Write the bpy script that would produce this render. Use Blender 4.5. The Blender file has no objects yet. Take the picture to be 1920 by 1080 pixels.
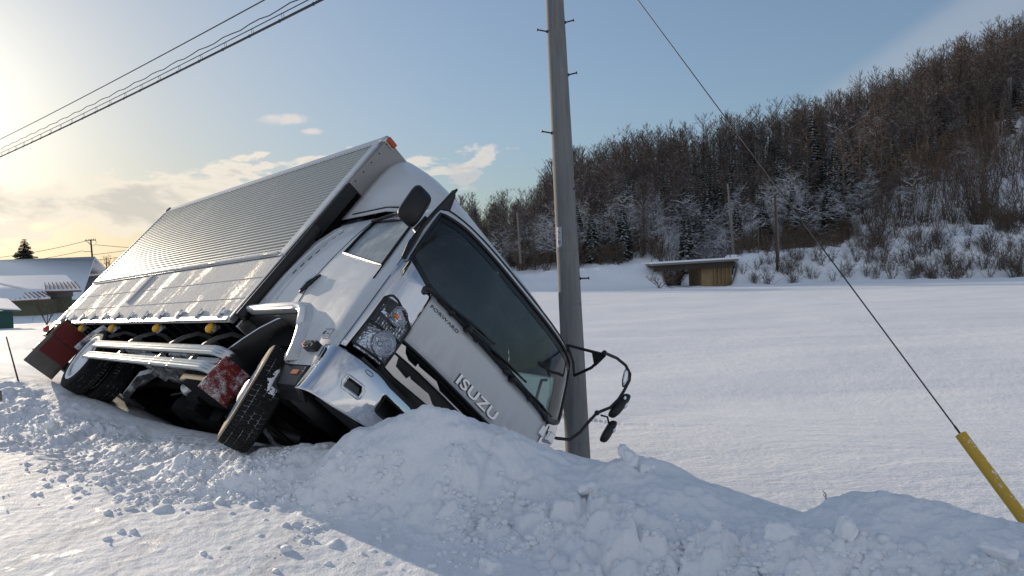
import bpy, bmesh, math, random
import numpy as np
from mathutils import Matrix, Vector
PI = math.pi
SC = bpy.context.scene
COL = SC.collection
R = math.radians

# ------------------------------------------------------------------ camera
F_PX, CX, CY, HORIZ, ROLL, CAMZ = 1350.0, 960.0, 540.0, 505.0, R(2.0), 1.35
_p = math.atan((CY-HORIZ)/F_PX)
_f = Vector((0, math.cos(_p), -math.sin(_p))); _u0 = Vector((0, math.sin(_p), math.cos(_p))); _r0 = Vector((1, 0, 0))
_r = _r0*math.cos(ROLL) - _u0*math.sin(ROLL); _u = _u0*math.cos(ROLL) + _r0*math.sin(ROLL)
CAM_M = Matrix(((_r.x, _u.x, -_f.x, 0), (_r.y, _u.y, -_f.y, 0), (_r.z, _u.z, -_f.z, CAMZ), (0, 0, 0, 1)))
cam = bpy.data.cameras.new('camera'); cam_o = bpy.data.objects.new('camera', cam); COL.objects.link(cam_o)
cam.sensor_width = 36; cam.lens = 36*F_PX/1920; cam.clip_start = 0.05; cam.clip_end = 9000
cam_o.matrix_world = CAM_M; SC.camera = cam_o

def raydir(u, v):
    d = CAM_M.to_3x3() @ Vector(((u-CX)/F_PX, -(v-CY)/F_PX, -1.0))
    return d
def at(u, v, D):
    """world point seen at photo pixel (u,v) at forward distance D"""
    d = raydir(u, v); return Vector((0, 0, CAMZ)) + d*(D/d.y)
def yh(u): return HORIZ - (u-CX)*math.tan(ROLL)
def proj(x, y, z):
    c = CAM_M.inverted() @ Vector((x, y, z)); return CX+F_PX*c.x/-c.z, CY-F_PX*c.y/-c.z

# ------------------------------------------------------------------ light
_sd = raydir(-260, 215).normalized()
SUN_EL = math.asin(_sd.z); SUN_AZ = math.atan2(_sd.x, _sd.y)      # azimuth from +Y towards +X
world = bpy.data.worlds.new('World'); SC.world = world; world.use_nodes = True
wn, wl = world.node_tree.nodes, world.node_tree.links
for n in list(wn): wn.remove(n)
class NT:
    """small shader-node writer"""
    def __init__(s, tree): s.t = tree
    def n(s, kind, ins=None, **kw):
        nd = s.t.nodes.new(kind)
        for k, v in kw.items(): setattr(nd, k, v)
        for k, v in (ins or {}).items(): s.set(nd.inputs[k], v)
        return nd
    def set(s, sock, v):
        if isinstance(v, bpy.types.NodeSocket): s.t.links.new(v, sock)
        elif isinstance(v, bpy.types.Node): s.t.links.new(v.outputs[0], sock)
        else: sock.default_value = v
    def m(s, op, a, b=None, c=None, clamp=False):
        nd = s.t.nodes.new('ShaderNodeMath'); nd.operation = op; nd.use_clamp = clamp
        s.set(nd.inputs[0], a)
        if b is not None: s.set(nd.inputs[1], b)
        if c is not None: s.set(nd.inputs[2], c)
        return nd.outputs[0]
    def ramp(s, v, lo, hi):      # smoothstep
        nd = s.n('ShaderNodeMapRange', {0: v, 1: lo, 2: hi, 3: 0.0, 4: 1.0}, interpolation_type='SMOOTHSTEP'); return nd.outputs[0]
    def mix(s, f, a, b, mode='MIX'):
        nd = s.t.nodes.new('ShaderNodeMix'); nd.data_type = 'RGBA'; nd.blend_type = mode
        s.set(nd.inputs[0], f)
        for i, v in ((6, a), (7, b)):
            s.set(nd.inputs[i], (v[0], v[1], v[2], 1) if isinstance(v, tuple) else v)
        return nd.outputs[2]
    def noise(s, scale, detail=4, rough=.55, vec=None, dist=0.0):
        nd = s.n('ShaderNodeTexNoise', {'Scale': scale, 'Detail': detail, 'Roughness': rough, 'Distortion': dist})
        if vec is not None: s.set(nd.inputs['Vector'], vec)
        return nd.outputs[0]
W = NT(world.node_tree)
sky = W.n('ShaderNodeTexSky', sky_type='NISHITA', sun_disc=False, sun_elevation=SUN_EL, sun_rotation=SUN_AZ,
          altitude=200, air_density=1.0, dust_density=0.8, ozone_density=2.8)
SKY_STR, SUN_STR, EXPO = 0.15, 3.6, 0.40
tc = W.n('ShaderNodeTexCoord')
dirv = tc.outputs['Generated']
sep = W.n('ShaderNodeSeparateXYZ', {0: dirv})
dx, dy, dz = sep.outputs
az = W.m('ARCTAN2', dx, dy)            # radians, 0 ahead
def wblob(azc, elc, ra, re, tilt=0.0):
    """soft elliptical mask round a direction"""
    a = W.m('SUBTRACT', az, azc); e = W.m('SUBTRACT', dz, elc)
    e = W.m('SUBTRACT', e, W.m('MULTIPLY', a, tilt))
    q = W.m('ADD', W.m('POWER', W.m('DIVIDE', a, ra), 2.0), W.m('POWER', W.m('DIVIDE', e, re), 2.0))
    return W.m('SUBTRACT', 1.0, q)
def pxdir(u, v):
    d = raydir(u, v).normalized(); return math.atan2(d.x, d.y), d.z
cv = W.n('ShaderNodeCombineXYZ', {0: W.m('MULTIPLY', az, 1.0), 1: W.m('MULTIPLY', dz, 2.3), 2: 0.37}).outputs[0]
cn = W.noise(12.0, 10, .58, cv, .35)
cn2 = W.noise(30.0, 8, .62, cv, .3)
# low cumulus bank in the left half, a small cumulus by the truck's roof, a lens cloud, a cirrus streak
a1, e1 = pxdir(300, 390); a2, e2 = pxdir(868, 322); a3, e3 = pxdir(531, 224); a4, e4 = pxdir(1760, 95)
bank = W.m('MULTIPLY', wblob(a1-.04, .098, .50, .052, .10), .30)
bank = W.m('MULTIPLY', bank, 1.0)
bank = W.m('MAXIMUM', bank, -.6)
b_den = W.ramp(W.m('ADD', bank, cn), .60, .68)
small = W.m('MULTIPLY', wblob(a2, e2-.004, .026, .030), .20)
s_den = W.m('MULTIPLY', W.ramp(W.m('ADD', W.m('MAXIMUM', small, -.6), cn2), .56, .66), .6)
lens = W.m('MAXIMUM', wblob(a3, e3, .036, .0085, .06), wblob(a3+.035, e3-.014, .016, .005))
l_den = W.m('MULTIPLY', W.ramp(W.m('ADD', lens, W.m('MULTIPLY', W.m('SUBTRACT', cn2, .5), 2.6)), -.1, 1.1), .6)
cir = wblob(a4, e4, .42, .055, .52)
ci_n = W.noise(3.0, 5, .5, W.n('ShaderNodeCombineXYZ', {0: W.m('MULTIPLY', az, .8), 1: W.m('MULTIPLY', W.m('SUBTRACT', dz, W.m('MULTIPLY', az, .52)), 7.0), 2: 0.1}).outputs[0])
c_den = W.m('MULTIPLY', W.m('MULTIPLY', W.ramp(cir, 0.0, 1.0), W.ramp(ci_n, .15, .7)), .30)
# brightness of cloud: rim lit top, grey underside
sunv = W.n('ShaderNodeVectorMath', {0: dirv, 1: tuple(_sd)}, operation='DOT_PRODUCT').outputs['Value']
near = W.ramp(sunv, .72, 1.0)
core = W.ramp(W.m('ADD', bank, cn), .68, .86)
lumn = W.n('ShaderNodeRGBToBW', {0: sky}).outputs[0]
skyc = W.n('ShaderNodeVectorMath', {0: sky, 'Scale': W.m('DIVIDE', 1.0, W.m('ADD', 1.0, W.m('MULTIPLY', lumn, .22)))}, operation='SCALE').outputs[0]
skyc = W.n('ShaderNodeHueSaturation', {'Saturation': .84, 'Value': 1.04, 'Color': skyc}).outputs[0]
glow = W.m('ADD', W.m('MULTIPLY', W.m('POWER', W.m('MAXIMUM', sunv, 0.0), 12.0), .30), W.m('MULTIPLY', W.m('POWER', W.m('MAXIMUM', sunv, 0.0), 80.0), 3.2))
skyc = W.n('ShaderNodeVectorMath', {0: skyc, 1: W.n('ShaderNodeVectorMath', {0: (1.0, .97, .84), 'Scale': glow}, operation='SCALE').outputs[0]}, operation='ADD').outputs[0]
lit = W.mix(near, (3.7, 3.5, 3.3), (4.9, 4.4, 3.7)); shd = W.mix(near, (2.4, 2.5, 2.7), (3.3, 3.1, 2.8))
cl = W.mix(core, lit, shd)
col = W.mix(W.m('MULTIPLY', b_den, .8), skyc, cl)
scl = W.mix(W.ramp(W.m('ADD', small, cn2), .70, .95), (3.3, 3.1, 3.0), (2.1, 2.3, 2.6))
col = W.mix(s_den, col, scl)
col = W.mix(l_den, col, (4.6, 4.0, 3.6))
col = W.mix(c_den, col, (3.0, 3.0, 3.2))
fill_veil = W.m('MULTIPLY', W.ramp(dy, .15, -.55), W.ramp(W.noise(2.2, 6, .6, dirv, .3), .28, .62))      # bright cloud sheet added behind the camera as fill for shaded snow
col = W.mix(W.m('MULTIPLY', fill_veil, .85), col, (3.0, 3.1, 3.35))
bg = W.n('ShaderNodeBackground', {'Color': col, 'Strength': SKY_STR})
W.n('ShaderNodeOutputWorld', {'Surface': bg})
sl = bpy.data.lights.new('sun', 'SUN'); so = bpy.data.objects.new('sun', sl); COL.objects.link(so)
sl.energy = SUN_STR; sl.angle = R(0.5); sl.color = (1.0, .84, .64)
so.rotation_euler = _sd.to_track_quat('Z', 'Y').to_euler(); so.location = (-20, 28, 12)
SC.view_settings.view_transform = 'Standard'; SC.view_settings.look = 'None'
SC.view_settings.exposure = EXPO; SC.view_settings.gamma = 1; SC.view_settings.use_curve_mapping = False
SC.cycles.max_bounces = 6; SC.cycles.transparent_max_bounces = 12; SC.cycles.sample_clamp_indirect = 6

# ------------------------------------------------------------------ materials
def mat(name, col=(.5, .5, .5), rough=.6, metal=0.0, spec=.5, build=None):
    m = bpy.data.materials.new(name); m.use_nodes = True
    b = m.node_tree.nodes['Principled BSDF']
    b.inputs['Base Color'].default_value = (*col, 1); b.inputs['Roughness'].default_value = rough
    b.inputs['Metallic'].default_value = metal; b.inputs['Specular IOR Level'].default_value = spec
    if build: build(NT(m.node_tree), b)
    return m
def bump(T, b, h, strength=.5, dist=.02):
    T.set(b.inputs['Normal'], T.n('ShaderNodeBump', {'Strength': strength, 'Distance': dist, 'Height': h}).outputs[0])
def objco(T): return T.n('ShaderNodeTexCoord').outputs['Object']
def posco(T): return T.n('ShaderNodeNewGeometry').outputs['Position']
def rough_var(col, amp=.15, scale=12, bs=.3, bd=.004):
    def f(T, b):
        v = objco(T); n = T.noise(scale, 5, .6, v)
        lo = tuple(c*(1-amp) for c in col); hi = tuple(min(1, c*(1+amp)) for c in col)
        T.set(b.inputs['Base Color'], T.mix(n, lo, hi)); bump(T, b, T.noise(scale*4, 4, .6, v), bs, bd)
    return f
SNOW = (.87, .89, .92)
def m_snow(T, b):
    v = posco(T)
    zone = T.n('ShaderNodeAttribute', attribute_name='zone').outputs['Fac']     # 0 road, 1 berm, 2 field
    fine = T.noise(90, 4, .65, v); mid = T.noise(14, 5, .6, v)
    road = T.m('SUBTRACT', 1.0, T.ramp(zone, .1, .7)); field = T.ramp(zone, 1.5, 1.95)
    fv = T.n('ShaderNodeMapping', {'Vector': v, 'Scale': (1.0, 2.6, 1), 'Rotation': (0, 0, .12)}).outputs[0]
    rip = T.noise(6.5, 5, .55, fv, .6)
    fv2 = T.n('ShaderNodeMapping', {'Vector': v, 'Scale': (.05, .5, 1), 'Rotation': (0, 0, .03)}).outputs[0]
    rip2 = T.noise(1.0, 3, .5, fv2)
    h = T.m('ADD', T.m('MULTIPLY', fine, .16), T.m('MULTIPLY', mid, .32))
    h = T.m('ADD', h, T.m('MULTIPLY', T.m('MULTIPLY', rip, field), .42))
    h = T.m('ADD', h, T.m('MULTIPLY', T.m('MULTIPLY', rip2, field), 2.2))
    bump(T, b, h, .9, .042)
    # packed road: dirty grey tracks and icy glaze
    rv = T.n('ShaderNodeMapping', {'Vector': v, 'Rotation': (0, 0, R(-44)), 'Scale': (2.4, .35, 1)}).outputs[0]
    tr = T.ramp(T.noise(1.3, 5, .6, rv), .44, .70)
    c = T.mix(T.m('MULTIPLY', T.m('MULTIPLY', tr, road), .55), SNOW, (.52, .52, .53))
    c = T.mix(T.m('MULTIPLY', T.ramp(T.noise(2.3, 5, .6, v), .60, .75), T.m('MULTIPLY', T.m('SUBTRACT', 1.0, field), .22)), c, (.62, .60, .58))
    T.set(b.inputs['Base Color'], c)
    ice = T.m('MULTIPLY', road, T.ramp(T.noise(5.5, 7, .7, v), .57, .66))
    T.set(b.inputs['Roughness'], T.m('SUBTRACT', .72, T.m('MULTIPLY', ice, .28)))
M = {}
M['snow'] = mat('snow', SNOW, .7, 0, .25, m_snow)
def m_snow_plain(T, b):
    v = posco(T); bump(T, b, T.m('ADD', T.noise(25, 5, .65, v), T.m('MULTIPLY', T.noise(120, 3, .6, v), .3)), .6, .012)
M['snow_lump'] = mat('snow_lump', SNOW, .7, 0, .25, m_snow_plain)
def bark(col, snow_lo, snow_hi, amt=1.0):
    def f(T, b):
        g = T.n('ShaderNodeNewGeometry'); nz = T.n('ShaderNodeSeparateXYZ', {0: g.outputs['Normal']}).outputs[2]
        rnd = T.n('ShaderNodeObjectInfo').outputs['Random']
        n = T.noise(1.1, 4, .6, g.outputs['Position'])
        c = T.mix(T.m('ADD', T.m('MULTIPLY', n, .6), T.m('MULTIPLY', rnd, .4)), tuple(x*.62 for x in col), tuple(x*1.45 for x in col))
        s = T.m('MULTIPLY', T.ramp(T.m('ADD', nz, T.m('MULTIPLY', T.m('SUBTRACT', n, .5), .8)), snow_lo, snow_hi), amt)
        T.set(b.inputs['Base Color'], T.mix(s, c, (.74, .77, .82)))
    return f
M['bark'] = mat('bark', (.06, .045, .035), .9, 0, .2, bark((.12, .098, .08), .35, .8, .8))
M['larch_twig'] = mat('larch_twig', (.07, .04, .03), .9, 0, .15, bark((.085, .064, .054), .30, .85, .75))
M['snowy_branch'] = mat('snowy_branch', (.06, .045, .035), .9, 0, .2, bark((.075, .058, .05), .12, .5, 1.0))
M['needles'] = mat('needles', (.02, .028, .02), .9, 0, .2, bark((.022, .032, .022), .38, .75, .75))
M['brush'] = mat('brush', (.12, .07, .04), .9, 0, .15, bark((.118, .088, .068), .5, 1.0, .6))
def m_pole(T, b):
    v = objco(T); st = T.n('ShaderNodeMapping', {'Vector': v, 'Scale': (14, 14, .7)}).outputs[0]; n = T.noise(1.5, 6, .65, st); n2 = T.noise(30, 5, .7, v)
    c = T.mix(T.ramp(n, .35, .68), (.205, .210, .213), (.150, .152, .154)); c = T.mix(T.m('MULTIPLY', T.ramp(n2, .58, .72), .5), c, (.30, .29, .27))
    T.set(b.inputs['Base Color'], c); bump(T, b, T.m('ADD', n, T.m('MULTIPLY', n2, .4)), .5, .004)
M['pole'] = mat('weathered_concrete', (.2, .19, .18), .85, 0, .25, m_pole)
M['concrete'] = mat('concrete', (.20, .195, .18), .85, 0, .3, rough_var((.19, .185, .17), .18, 5, .35, .004))
M['steel_dark'] = mat('steel_dark', (.045, .04, .038), .55, .6)
M['cable'] = mat('cable', (.02, .02, .022), .6)
M['old_wood'] = mat('old_wood', (.08, .055, .04), .9, 0, .2, rough_var((.09, .06, .04), .3, 9))
def m_guard(T, b):
    v = posco(T); n = T.noise(35, 5, .7, v)
    g = T.n('ShaderNodeNewGeometry'); nz = T.n('ShaderNodeSeparateXYZ', {0: g.outputs['Normal']}).outputs[2]
    s = T.m('MULTIPLY', T.ramp(n, .56, .62), T.ramp(nz, .2, .6))
    T.set(b.inputs['Base Color'], T.mix(s, (.60, .36, .04), (.8, .82, .86)))
M['guard'] = mat('yellow_plastic', (.75, .42, .02), .5, 0, .4, m_guard)

# ------------------------------------------------------------------ numpy noise
rs = np.random.RandomState(7)
_perm = rs.permutation(4096).astype(np.int64)
def _h(ix, iy, s): return _perm[(_perm[(ix*17+s*131) & 4095] + iy*31) & 4095]
def vnoise(x, y, s=0):
    ix = np.floor(x).astype(np.int64); iy = np.floor(y).astype(np.int64); fx = x-ix; fy = y-iy
    u = fx*fx*fx*(fx*(fx*6-15)+10); v = fy*fy*fy*(fy*(fy*6-15)+10)
    def g(a, b, px, py):
        an = _h(a, b, s)*(2*PI/4096); return np.cos(an)*px+np.sin(an)*py
    n00 = g(ix, iy, fx, fy); n10 = g(ix+1, iy, fx-1, fy); n01 = g(ix, iy+1, fx, fy-1); n11 = g(ix+1, iy+1, fx-1, fy-1)
    return (n00*(1-u)+n10*u)*(1-v)+(n01*(1-u)+n11*u)*v
def fbm(x, y, oct=5, s=0, ridge=False):
    a, t, f = 1.0, 0.0, 1.0
    for o in range(oct):
        n = vnoise(x*f, y*f, s+o)
        t = t + a*((1-2*np.abs(n))-.7 if ridge else n); a *= .5; f *= 2.03
    return t
def clods(x, y, cell, s, dens=.6, flat=.8):
    """rounded lumps of random size, one at most per cell"""
    X, Y = x/cell, y/cell; ix = np.floor(X).astype(np.int64); iy = np.floor(Y).astype(np.int64); out = np.zeros_like(x)
    for a in (-1, 0, 1):
        for b in (-1, 0, 1):
            h = _h(ix+a, iy+b, s); h2 = _h(ix+a, iy+b, s+5); h3 = _h(ix+a, iy+b, s+9)
            cx = ix+a+.2+.6*h/4096; cy = iy+b+.2+.6*h2/4096
            r = (.18+.42*(h3/4096)**1.5)*(((h*7+h2) & 4095)/4096 < dens)
            d2 = (X-cx)**2+(Y-cy)**2
            out = np.maximum(out, np.sqrt(np.maximum(r*r-d2, 0)))
    return out*cell*flat
def blocks(x, y, cell, s, dens=.6):
    """broken slabs: each cell a tilted flat-topped chunk with a crevice round it"""
    X, Y = x/cell, y/cell; ix = np.floor(X).astype(np.int64); iy = np.floor(Y).astype(np.int64)
    d1 = np.full(x.shape, 9.0); d2 = d1.copy(); hh = np.zeros_like(x)
    for a in (-1, 0, 1):
        for b in (-1, 0, 1):
            h, h2, h3 = _h(ix+a, iy+b, s)/4096, _h(ix+a, iy+b, s+5)/4096, _h(ix+a, iy+b, s+9)/4096
            cx = ix+a+.12+.76*h; cy = iy+b+.12+.76*h2; d = np.hypot(X-cx, Y-cy); an = h3*40.0
            top = (h3*1.3-.25)*(h < dens)+((X-cx)*np.cos(an)+(Y-cy)*np.sin(an))*.45
            n = d < d1; d2 = np.where(n, d1, np.minimum(d2, d)); hh = np.where(n, top, hh); d1 = np.where(n, d, d1)
    return hh*cell*sstep(0, .34, d2-d1)
def sstep(a, b, x): t = np.clip((x-a)/(b-a), 0, 1); return t*t*(3-2*t)

# ------------------------------------------------------------------ terrain
# crest of the ploughed berm: photo pixel, forward distance
CR_PX = [(-1500, 640, 16.0), (-900, 660, 13.5), (-420, 680, 11.5), (0, 706, 9.0), (70, 728, 8.3), (160, 772, 7.4), (250, 800, 6.7), (350, 822, 5.8), (430, 838, 5.2), (520, 836, 4.9), (610, 832, 4.7),
         (690, 792, 4.55), (740, 770, 4.5), (790, 758, 4.45), (835, 763, 4.4), (880, 778, 4.4), (935, 800, 4.38), (1000, 836, 4.3), (1060, 856, 4.2), (1115, 868, 4.1), (1150, 862, 4.02), (1175, 858, 4.0),
         (1205, 880, 3.9), (1250, 897, 3.75), (1300, 912, 3.62), (1370, 935, 3.5), (1450, 964, 3.3), (1500, 950, 3.2), (1530, 939, 3.15), (1640, 926, 3.0), (1740, 942, 2.85), (1880, 975, 2.66), (1990, 1000, 2.5), (2400, 1070, 2.1)]
CR = np.array([tuple(at(*p)) for p in CR_PX])
CR = np.vstack([[CR[0, 0]-60, CR[0, 1]+58, 0.0], CR, [CR[-1, 0]+2.0, CR[-1, 1]-1.9, .3], [CR[-1, 0]+60, CR[-1, 1]-58, .3]])
def crest(x, y):
    """signed distance across (field side positive) and crest height at nearest point"""
    best = np.full(x.shape, 1e9); sg = np.zeros_like(x); hh = np.zeros_like(x)
    for (ax, ay, ah), (bx, by, bh) in zip(CR[:-1], CR[1:]):
        ex, ey = bx-ax, by-ay; L2 = ex*ex+ey*ey
        t = np.clip(((x-ax)*ex+(y-ay)*ey)/L2, 0, 1); px, py = ax+t*ex, ay+t*ey
        d = np.hypot(x-px, y-py); cr = -(ex*(y-ay)-ey*(x-ax))/math.sqrt(L2)
        m = d < best; best = np.where(m, d, best); sg = np.where(m, np.where(cr < 0, 1.0, -1.0), sg); hh = np.where(m, ah+t*(bh-ah), hh)
    sg = np.where(y > np.interp(x, CR[:, 0], CR[:, 1]), 1.0, -1.0)
    return best*sg, hh
US = np.array([-400, 200, 600, 760, 895, 1000, 1100, 1200, 1300, 1400, 1500, 1600, 1700, 1800, 1900, 2100, 2500], float)
RIDGE = np.array([520, 520, 478, 462, 456, 448, 398, 362, 351, 331, 303, 275, 230, 184, 146, 85, 50], float)
UE = np.array([-400, 600, 900, 1010, 1100, 1230, 1370, 1500, 1650, 1800, 1920, 2400], float)
EMB = np.array([560, 545, 520, 513, 503, 493, 483, 467, 455, 440, 430, 400], float)
def yhn(u): return HORIZ-(u-CX)*math.tan(ROLL)
D_FOOT, D_EMB, D_ROAD, D_RIDGE = 88.0, 98.0, 107.0, 200.0
def far_ground(x, y):
    D = np.maximum(y, 1.0); u = CX+F_PX*x/D
    ang = np.abs(np.arctan2(x, y)); infr = 1-sstep(R(44), R(62), ang)
    uc = np.clip(u, -400, 2500)
    z_e = CAMZ+(yhn(uc)-np.interp(uc, UE, EMB))/F_PX*D_EMB
    z_r = CAMZ+(yhn(uc)-np.interp(uc, US, RIDGE))/F_PX*D_RIDGE
    z_f = -1.55
    emb_m = sstep(640, 960, uc)
    base = z_f + (z_e-z_f)*sstep(D_FOOT, D_EMB, D)*emb_m
    t = np.clip((D-D_ROAD)/(D_RIDGE-D_ROAD), 0, 1)
    hill = np.where(D > D_RIDGE, z_r-np.minimum((D-D_RIDGE)*.28, 18), z_e*emb_m+z_f*(1-emb_m)+(z_r-(z_e*emb_m+z_f*(1-emb_m)))*(t**.92))
    z = np.where(D > D_ROAD, hill, base)
    # notch under the bridge
    nt = sstep(1236, 1252, u)*(1-sstep(1370, 1386, u))*sstep(84, 88, D)*(1-sstep(112, 125, D))
    z = z*(1-nt)+nt*(-1.75)
    # elsewhere (out of the picture): gentle wooded hills all round
    r = np.hypot(x, y); zo = -1.2+sstep(90, 330, r)*30*(1+.35*np.sin(np.arctan2(x, y)*3+1))
    return z*infr+zo*(1-infr)
def ground(x, y, detail=True):
    x = np.asarray(x, float); y = np.asarray(y, float); r = np.hypot(x, y)
    d, ch = crest(x, y)
    q = x+.55*y; drop = sstep(-.6, 1.6, q)                 # the left end runs on level
    left_z = np.interp(np.maximum(y, 0), [0, 10, 30, 55, 62, 70, 100], [-.02, -.05, -.8, -1.7, -1.65, -1.35, -1.4])
    side = left_z*(1-drop)+(-1.55)*drop
    # road side
    wid = np.interp(x, [-8, -4, -2.7, -1.5, -.5, .5, 2], [1.2, .90, .70, .58, .78, .95, 1.10])
    n1 = fbm(x*1.6, y*1.6, 3, 40)
    wid = wid*(1+.35*n1)
    road = left_z*sstep(9, 16, y)*(1-drop)
    front = road+(ch-road)*(1-sstep(0, 1, -d/wid))**1.15
    back_w = np.interp(x, [-8, -3, 0, 2, 3], [2.4, 2.3, 2.0, 1.9, 1.9])
    near_side = -.80*drop+left_z*(1-drop)
    back = ch+(near_side-ch)*sstep(0, 1, d/back_w)+(side-near_side)*sstep(4.0, 12, d)
    near = np.where(d < 0, front, back)
    far = far_ground(x, y)
    fr = sstep(60, 84, y)*sstep(-.30, -.12, np.where(y > 1, x/np.maximum(y, 1), 1))
    behind = sstep(60, 90, r)*(y < 25)
    k = np.clip(fr+behind, 0, 1)
    k = np.maximum(k, sstep(150, 220, r))
    z = near*(1-k)+far*k
    bz = np.exp(-((np.abs(d)/1.1)**2))*(r < 60)
    berm = np.clip(bz, 0, 1)
    rough = (1-sstep(.06, .55, d))*(1-sstep(.65, 1.12, -d/np.maximum(wid, .3)))*(r < 60)
    if detail:
        fade = 1-sstep(25, 60, r)
        chunk = 1-sstep(.45, .9, fbm(x*.9+3, y*.9, 2, 70)*1.3+.35)
        z = z+rough*fade*((fbm(x*2.2, y*2.2, 5, 3)*.075+fbm(x*7, y*7, 4, 11, True)*.016)*np.interp(x, [-4, -1.5], [.6, 1])-.035*np.interp(x, [-7, -5.5, -3, -1.5], [2.6, 4.2, 3.0, 1]))
        wx, wy = x+.05*vnoise(x*5, y*5, 81), y+.05*vnoise(x*5, y*5, 82)
        big = sstep(-.15, .2, vnoise(x*1.1+5, y*1.1, 83)+.12*(x > .4))
        cl = clods(wx, wy, .26, 100, .45, .6)*big*.8+clods(wx, wy, .135, 200, .55, .7)*.85+clods(wx, wy, .062, 300, .55, .8)*.9+clods(x, y, .03, 350, .5, .8)*.7
        bk = blocks(wx+.02*vnoise(x*11, y*11, 85), wy+.02*vnoise(x*11, y*11, 86), .19, 500, .5)*sstep(-.1, .25, vnoise(x*.9, y*.9, 87)+.1)*.42+blocks(wx, wy, .085, 600, .55)*.42
        bk = bk*np.interp(x, [-3, -.8], [.45, 1])
        cl = np.maximum(cl*.8, bk)+fbm(x*14, y*14, 4, 90)*.013
        smooth_ = sstep(-.42, -.12, d+.16*vnoise(x*2.4, y*2.4, 84))*np.interp(x, [-6, -2.6, -1.2, 9], [0, 0, 1, 1])
        cl = cl*(1-.85*smooth_)*np.interp(x, [-1.2, .2], [1, 1.3])
        spill = sstep(1.45, .8, -d/np.maximum(wid, .3))*(1-sstep(.0, .4, d))*(r < 60)
        z = z+cl*fade*spill*np.clip(rough*.75+.12*(vnoise(x*1.3, y*1.3, 77) > .05), 0, 1)*np.where(x > 2.2, .8, 1.0)
        # loose crumbs on the road
        z = z+clods(x, y, .06, 420, .08, .7)*fade*(1-rough)*(d < 0)*sstep(1.4, .6, -d)+clods(x, y, .11, 400, .05, .6)*fade*(1-rough)*(d < 0)*sstep(1.2, .6, -d)
        for r0 in (1.75, 2.15, 3.0, 3.5): z = z-.014*np.exp(-((-d-r0-.06*vnoise(x*.6, y*.6, 95))/.10)**2)*(d < 0)*fade
        road_m = (d < 0)*(1-rough)
        rt = (x*.72-y*.69); ra = (x*.69+y*.72)
        z = z+road_m*fade*(fbm(x*3, y*3, 4, 21)*.008+fbm(ra*2.2, rt*.25, 3, 25)*.010+fbm(x*14, y*14, 3, 27)*.004)
        z = z-.20*np.exp(-(((x+4.7)*.72-(y-8.6)*.69)/2.3)**2)*sstep(.1, .8, d)*(d < 6)
        fld = sstep(.4, 1.6, d)
        z = z+fld*(1-k)*(fbm(x*.09, y*.12, 3, 50)*.12+fbm(x*1.6, y*4.0, 4, 55)*.009*(1-sstep(25, 50, r)))
        z = z+k*(fbm(x*.05, y*.05, 4, 60)*sstep(85, 140, r)*2.4+fbm(x*.3, y*.3, 3, 66)*.35*sstep(88, 93, r))
    zone = np.where(d < 0, np.clip(rough+berm*.5, 0, 1), np.clip(1+sstep(.2, 1.8, d), 1, 2)); zone = np.where(r > 80, 2, zone)
    return z, zone
def gz(x, y): return float(ground(np.array([x]), np.array([y]))[0][0])
def link(o, parent=None, kind=None):
    COL.objects.link(o)
    if parent is not None: o.parent = parent
    if kind: o['kind'] = kind
    return o
def np_mesh(name, V, Fq, smooth=True, mats=(), midx=None):
    me = bpy.data.meshes.new(name); V = np.asarray(V, np.float32); Fq = np.asarray(Fq, np.int32); k = Fq.shape[1]
    me.vertices.add(len(V)); me.vertices.foreach_set('co', V.ravel())
    me.loops.add(Fq.size); me.loops.foreach_set('vertex_index', Fq.ravel())
    me.polygons.add(len(Fq)); me.polygons.foreach_set('loop_start', np.arange(0, Fq.size, k, dtype=np.int32))
    me.polygons.foreach_set('loop_total', np.full(len(Fq), k, np.int32))
    if midx is not None: me.polygons.foreach_set('material_index', np.asarray(midx, np.int32))
    for m in mats: me.materials.append(m)
    me.update(calc_edges=True)
    me.polygons.foreach_set('use_smooth', np.full(len(Fq), smooth, bool))
    return me
def build_ground():
    a_f = np.radians(np.arange(-43, 43.01, .1)); a_c1 = np.radians(np.arange(-180, -43, 3.0)); a_c2 = np.radians(np.arange(46, 180, 3.0))
    A = np.concatenate([a_c1, a_f, a_c2])
    rr = [.25, .6, 1.0, 1.4]
    while rr[-1] < 4000:
        r = rr[-1]; rr.append(r*(1.0034 if r < 7.5 else 1.0055 if r < 14 else 1.011 if r < 60 else 1.009 if r < 260 else 1.12))
    Rr = np.array(rr); X = np.outer(Rr, np.sin(A)); Y = np.outer(Rr, np.cos(A))
    Z, zone = ground(X.ravel(), Y.ravel()); V = np.stack([X.ravel(), Y.ravel(), Z], 1)
    nr, na = X.shape; i = np.arange(nr-1)[:, None]*na+np.arange(na)[None, :]; j = np.arange(nr-1)[:, None]*na+((np.arange(na)+1) % na)[None, :]
    Fq = np.stack([i, j, j+na, i+na], -1).reshape(-1, 4)[:, ::-1]
    me = np_mesh('ground', V, Fq, True, [M['snow']])
    at_ = me.attributes.new('zone', 'FLOAT', 'POINT'); at_.data.foreach_set('value', zone.astype(np.float32))
    link(bpy.data.objects.new('ground', me), kind='structure')
    print('ground verts', len(V))
build_ground()
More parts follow.
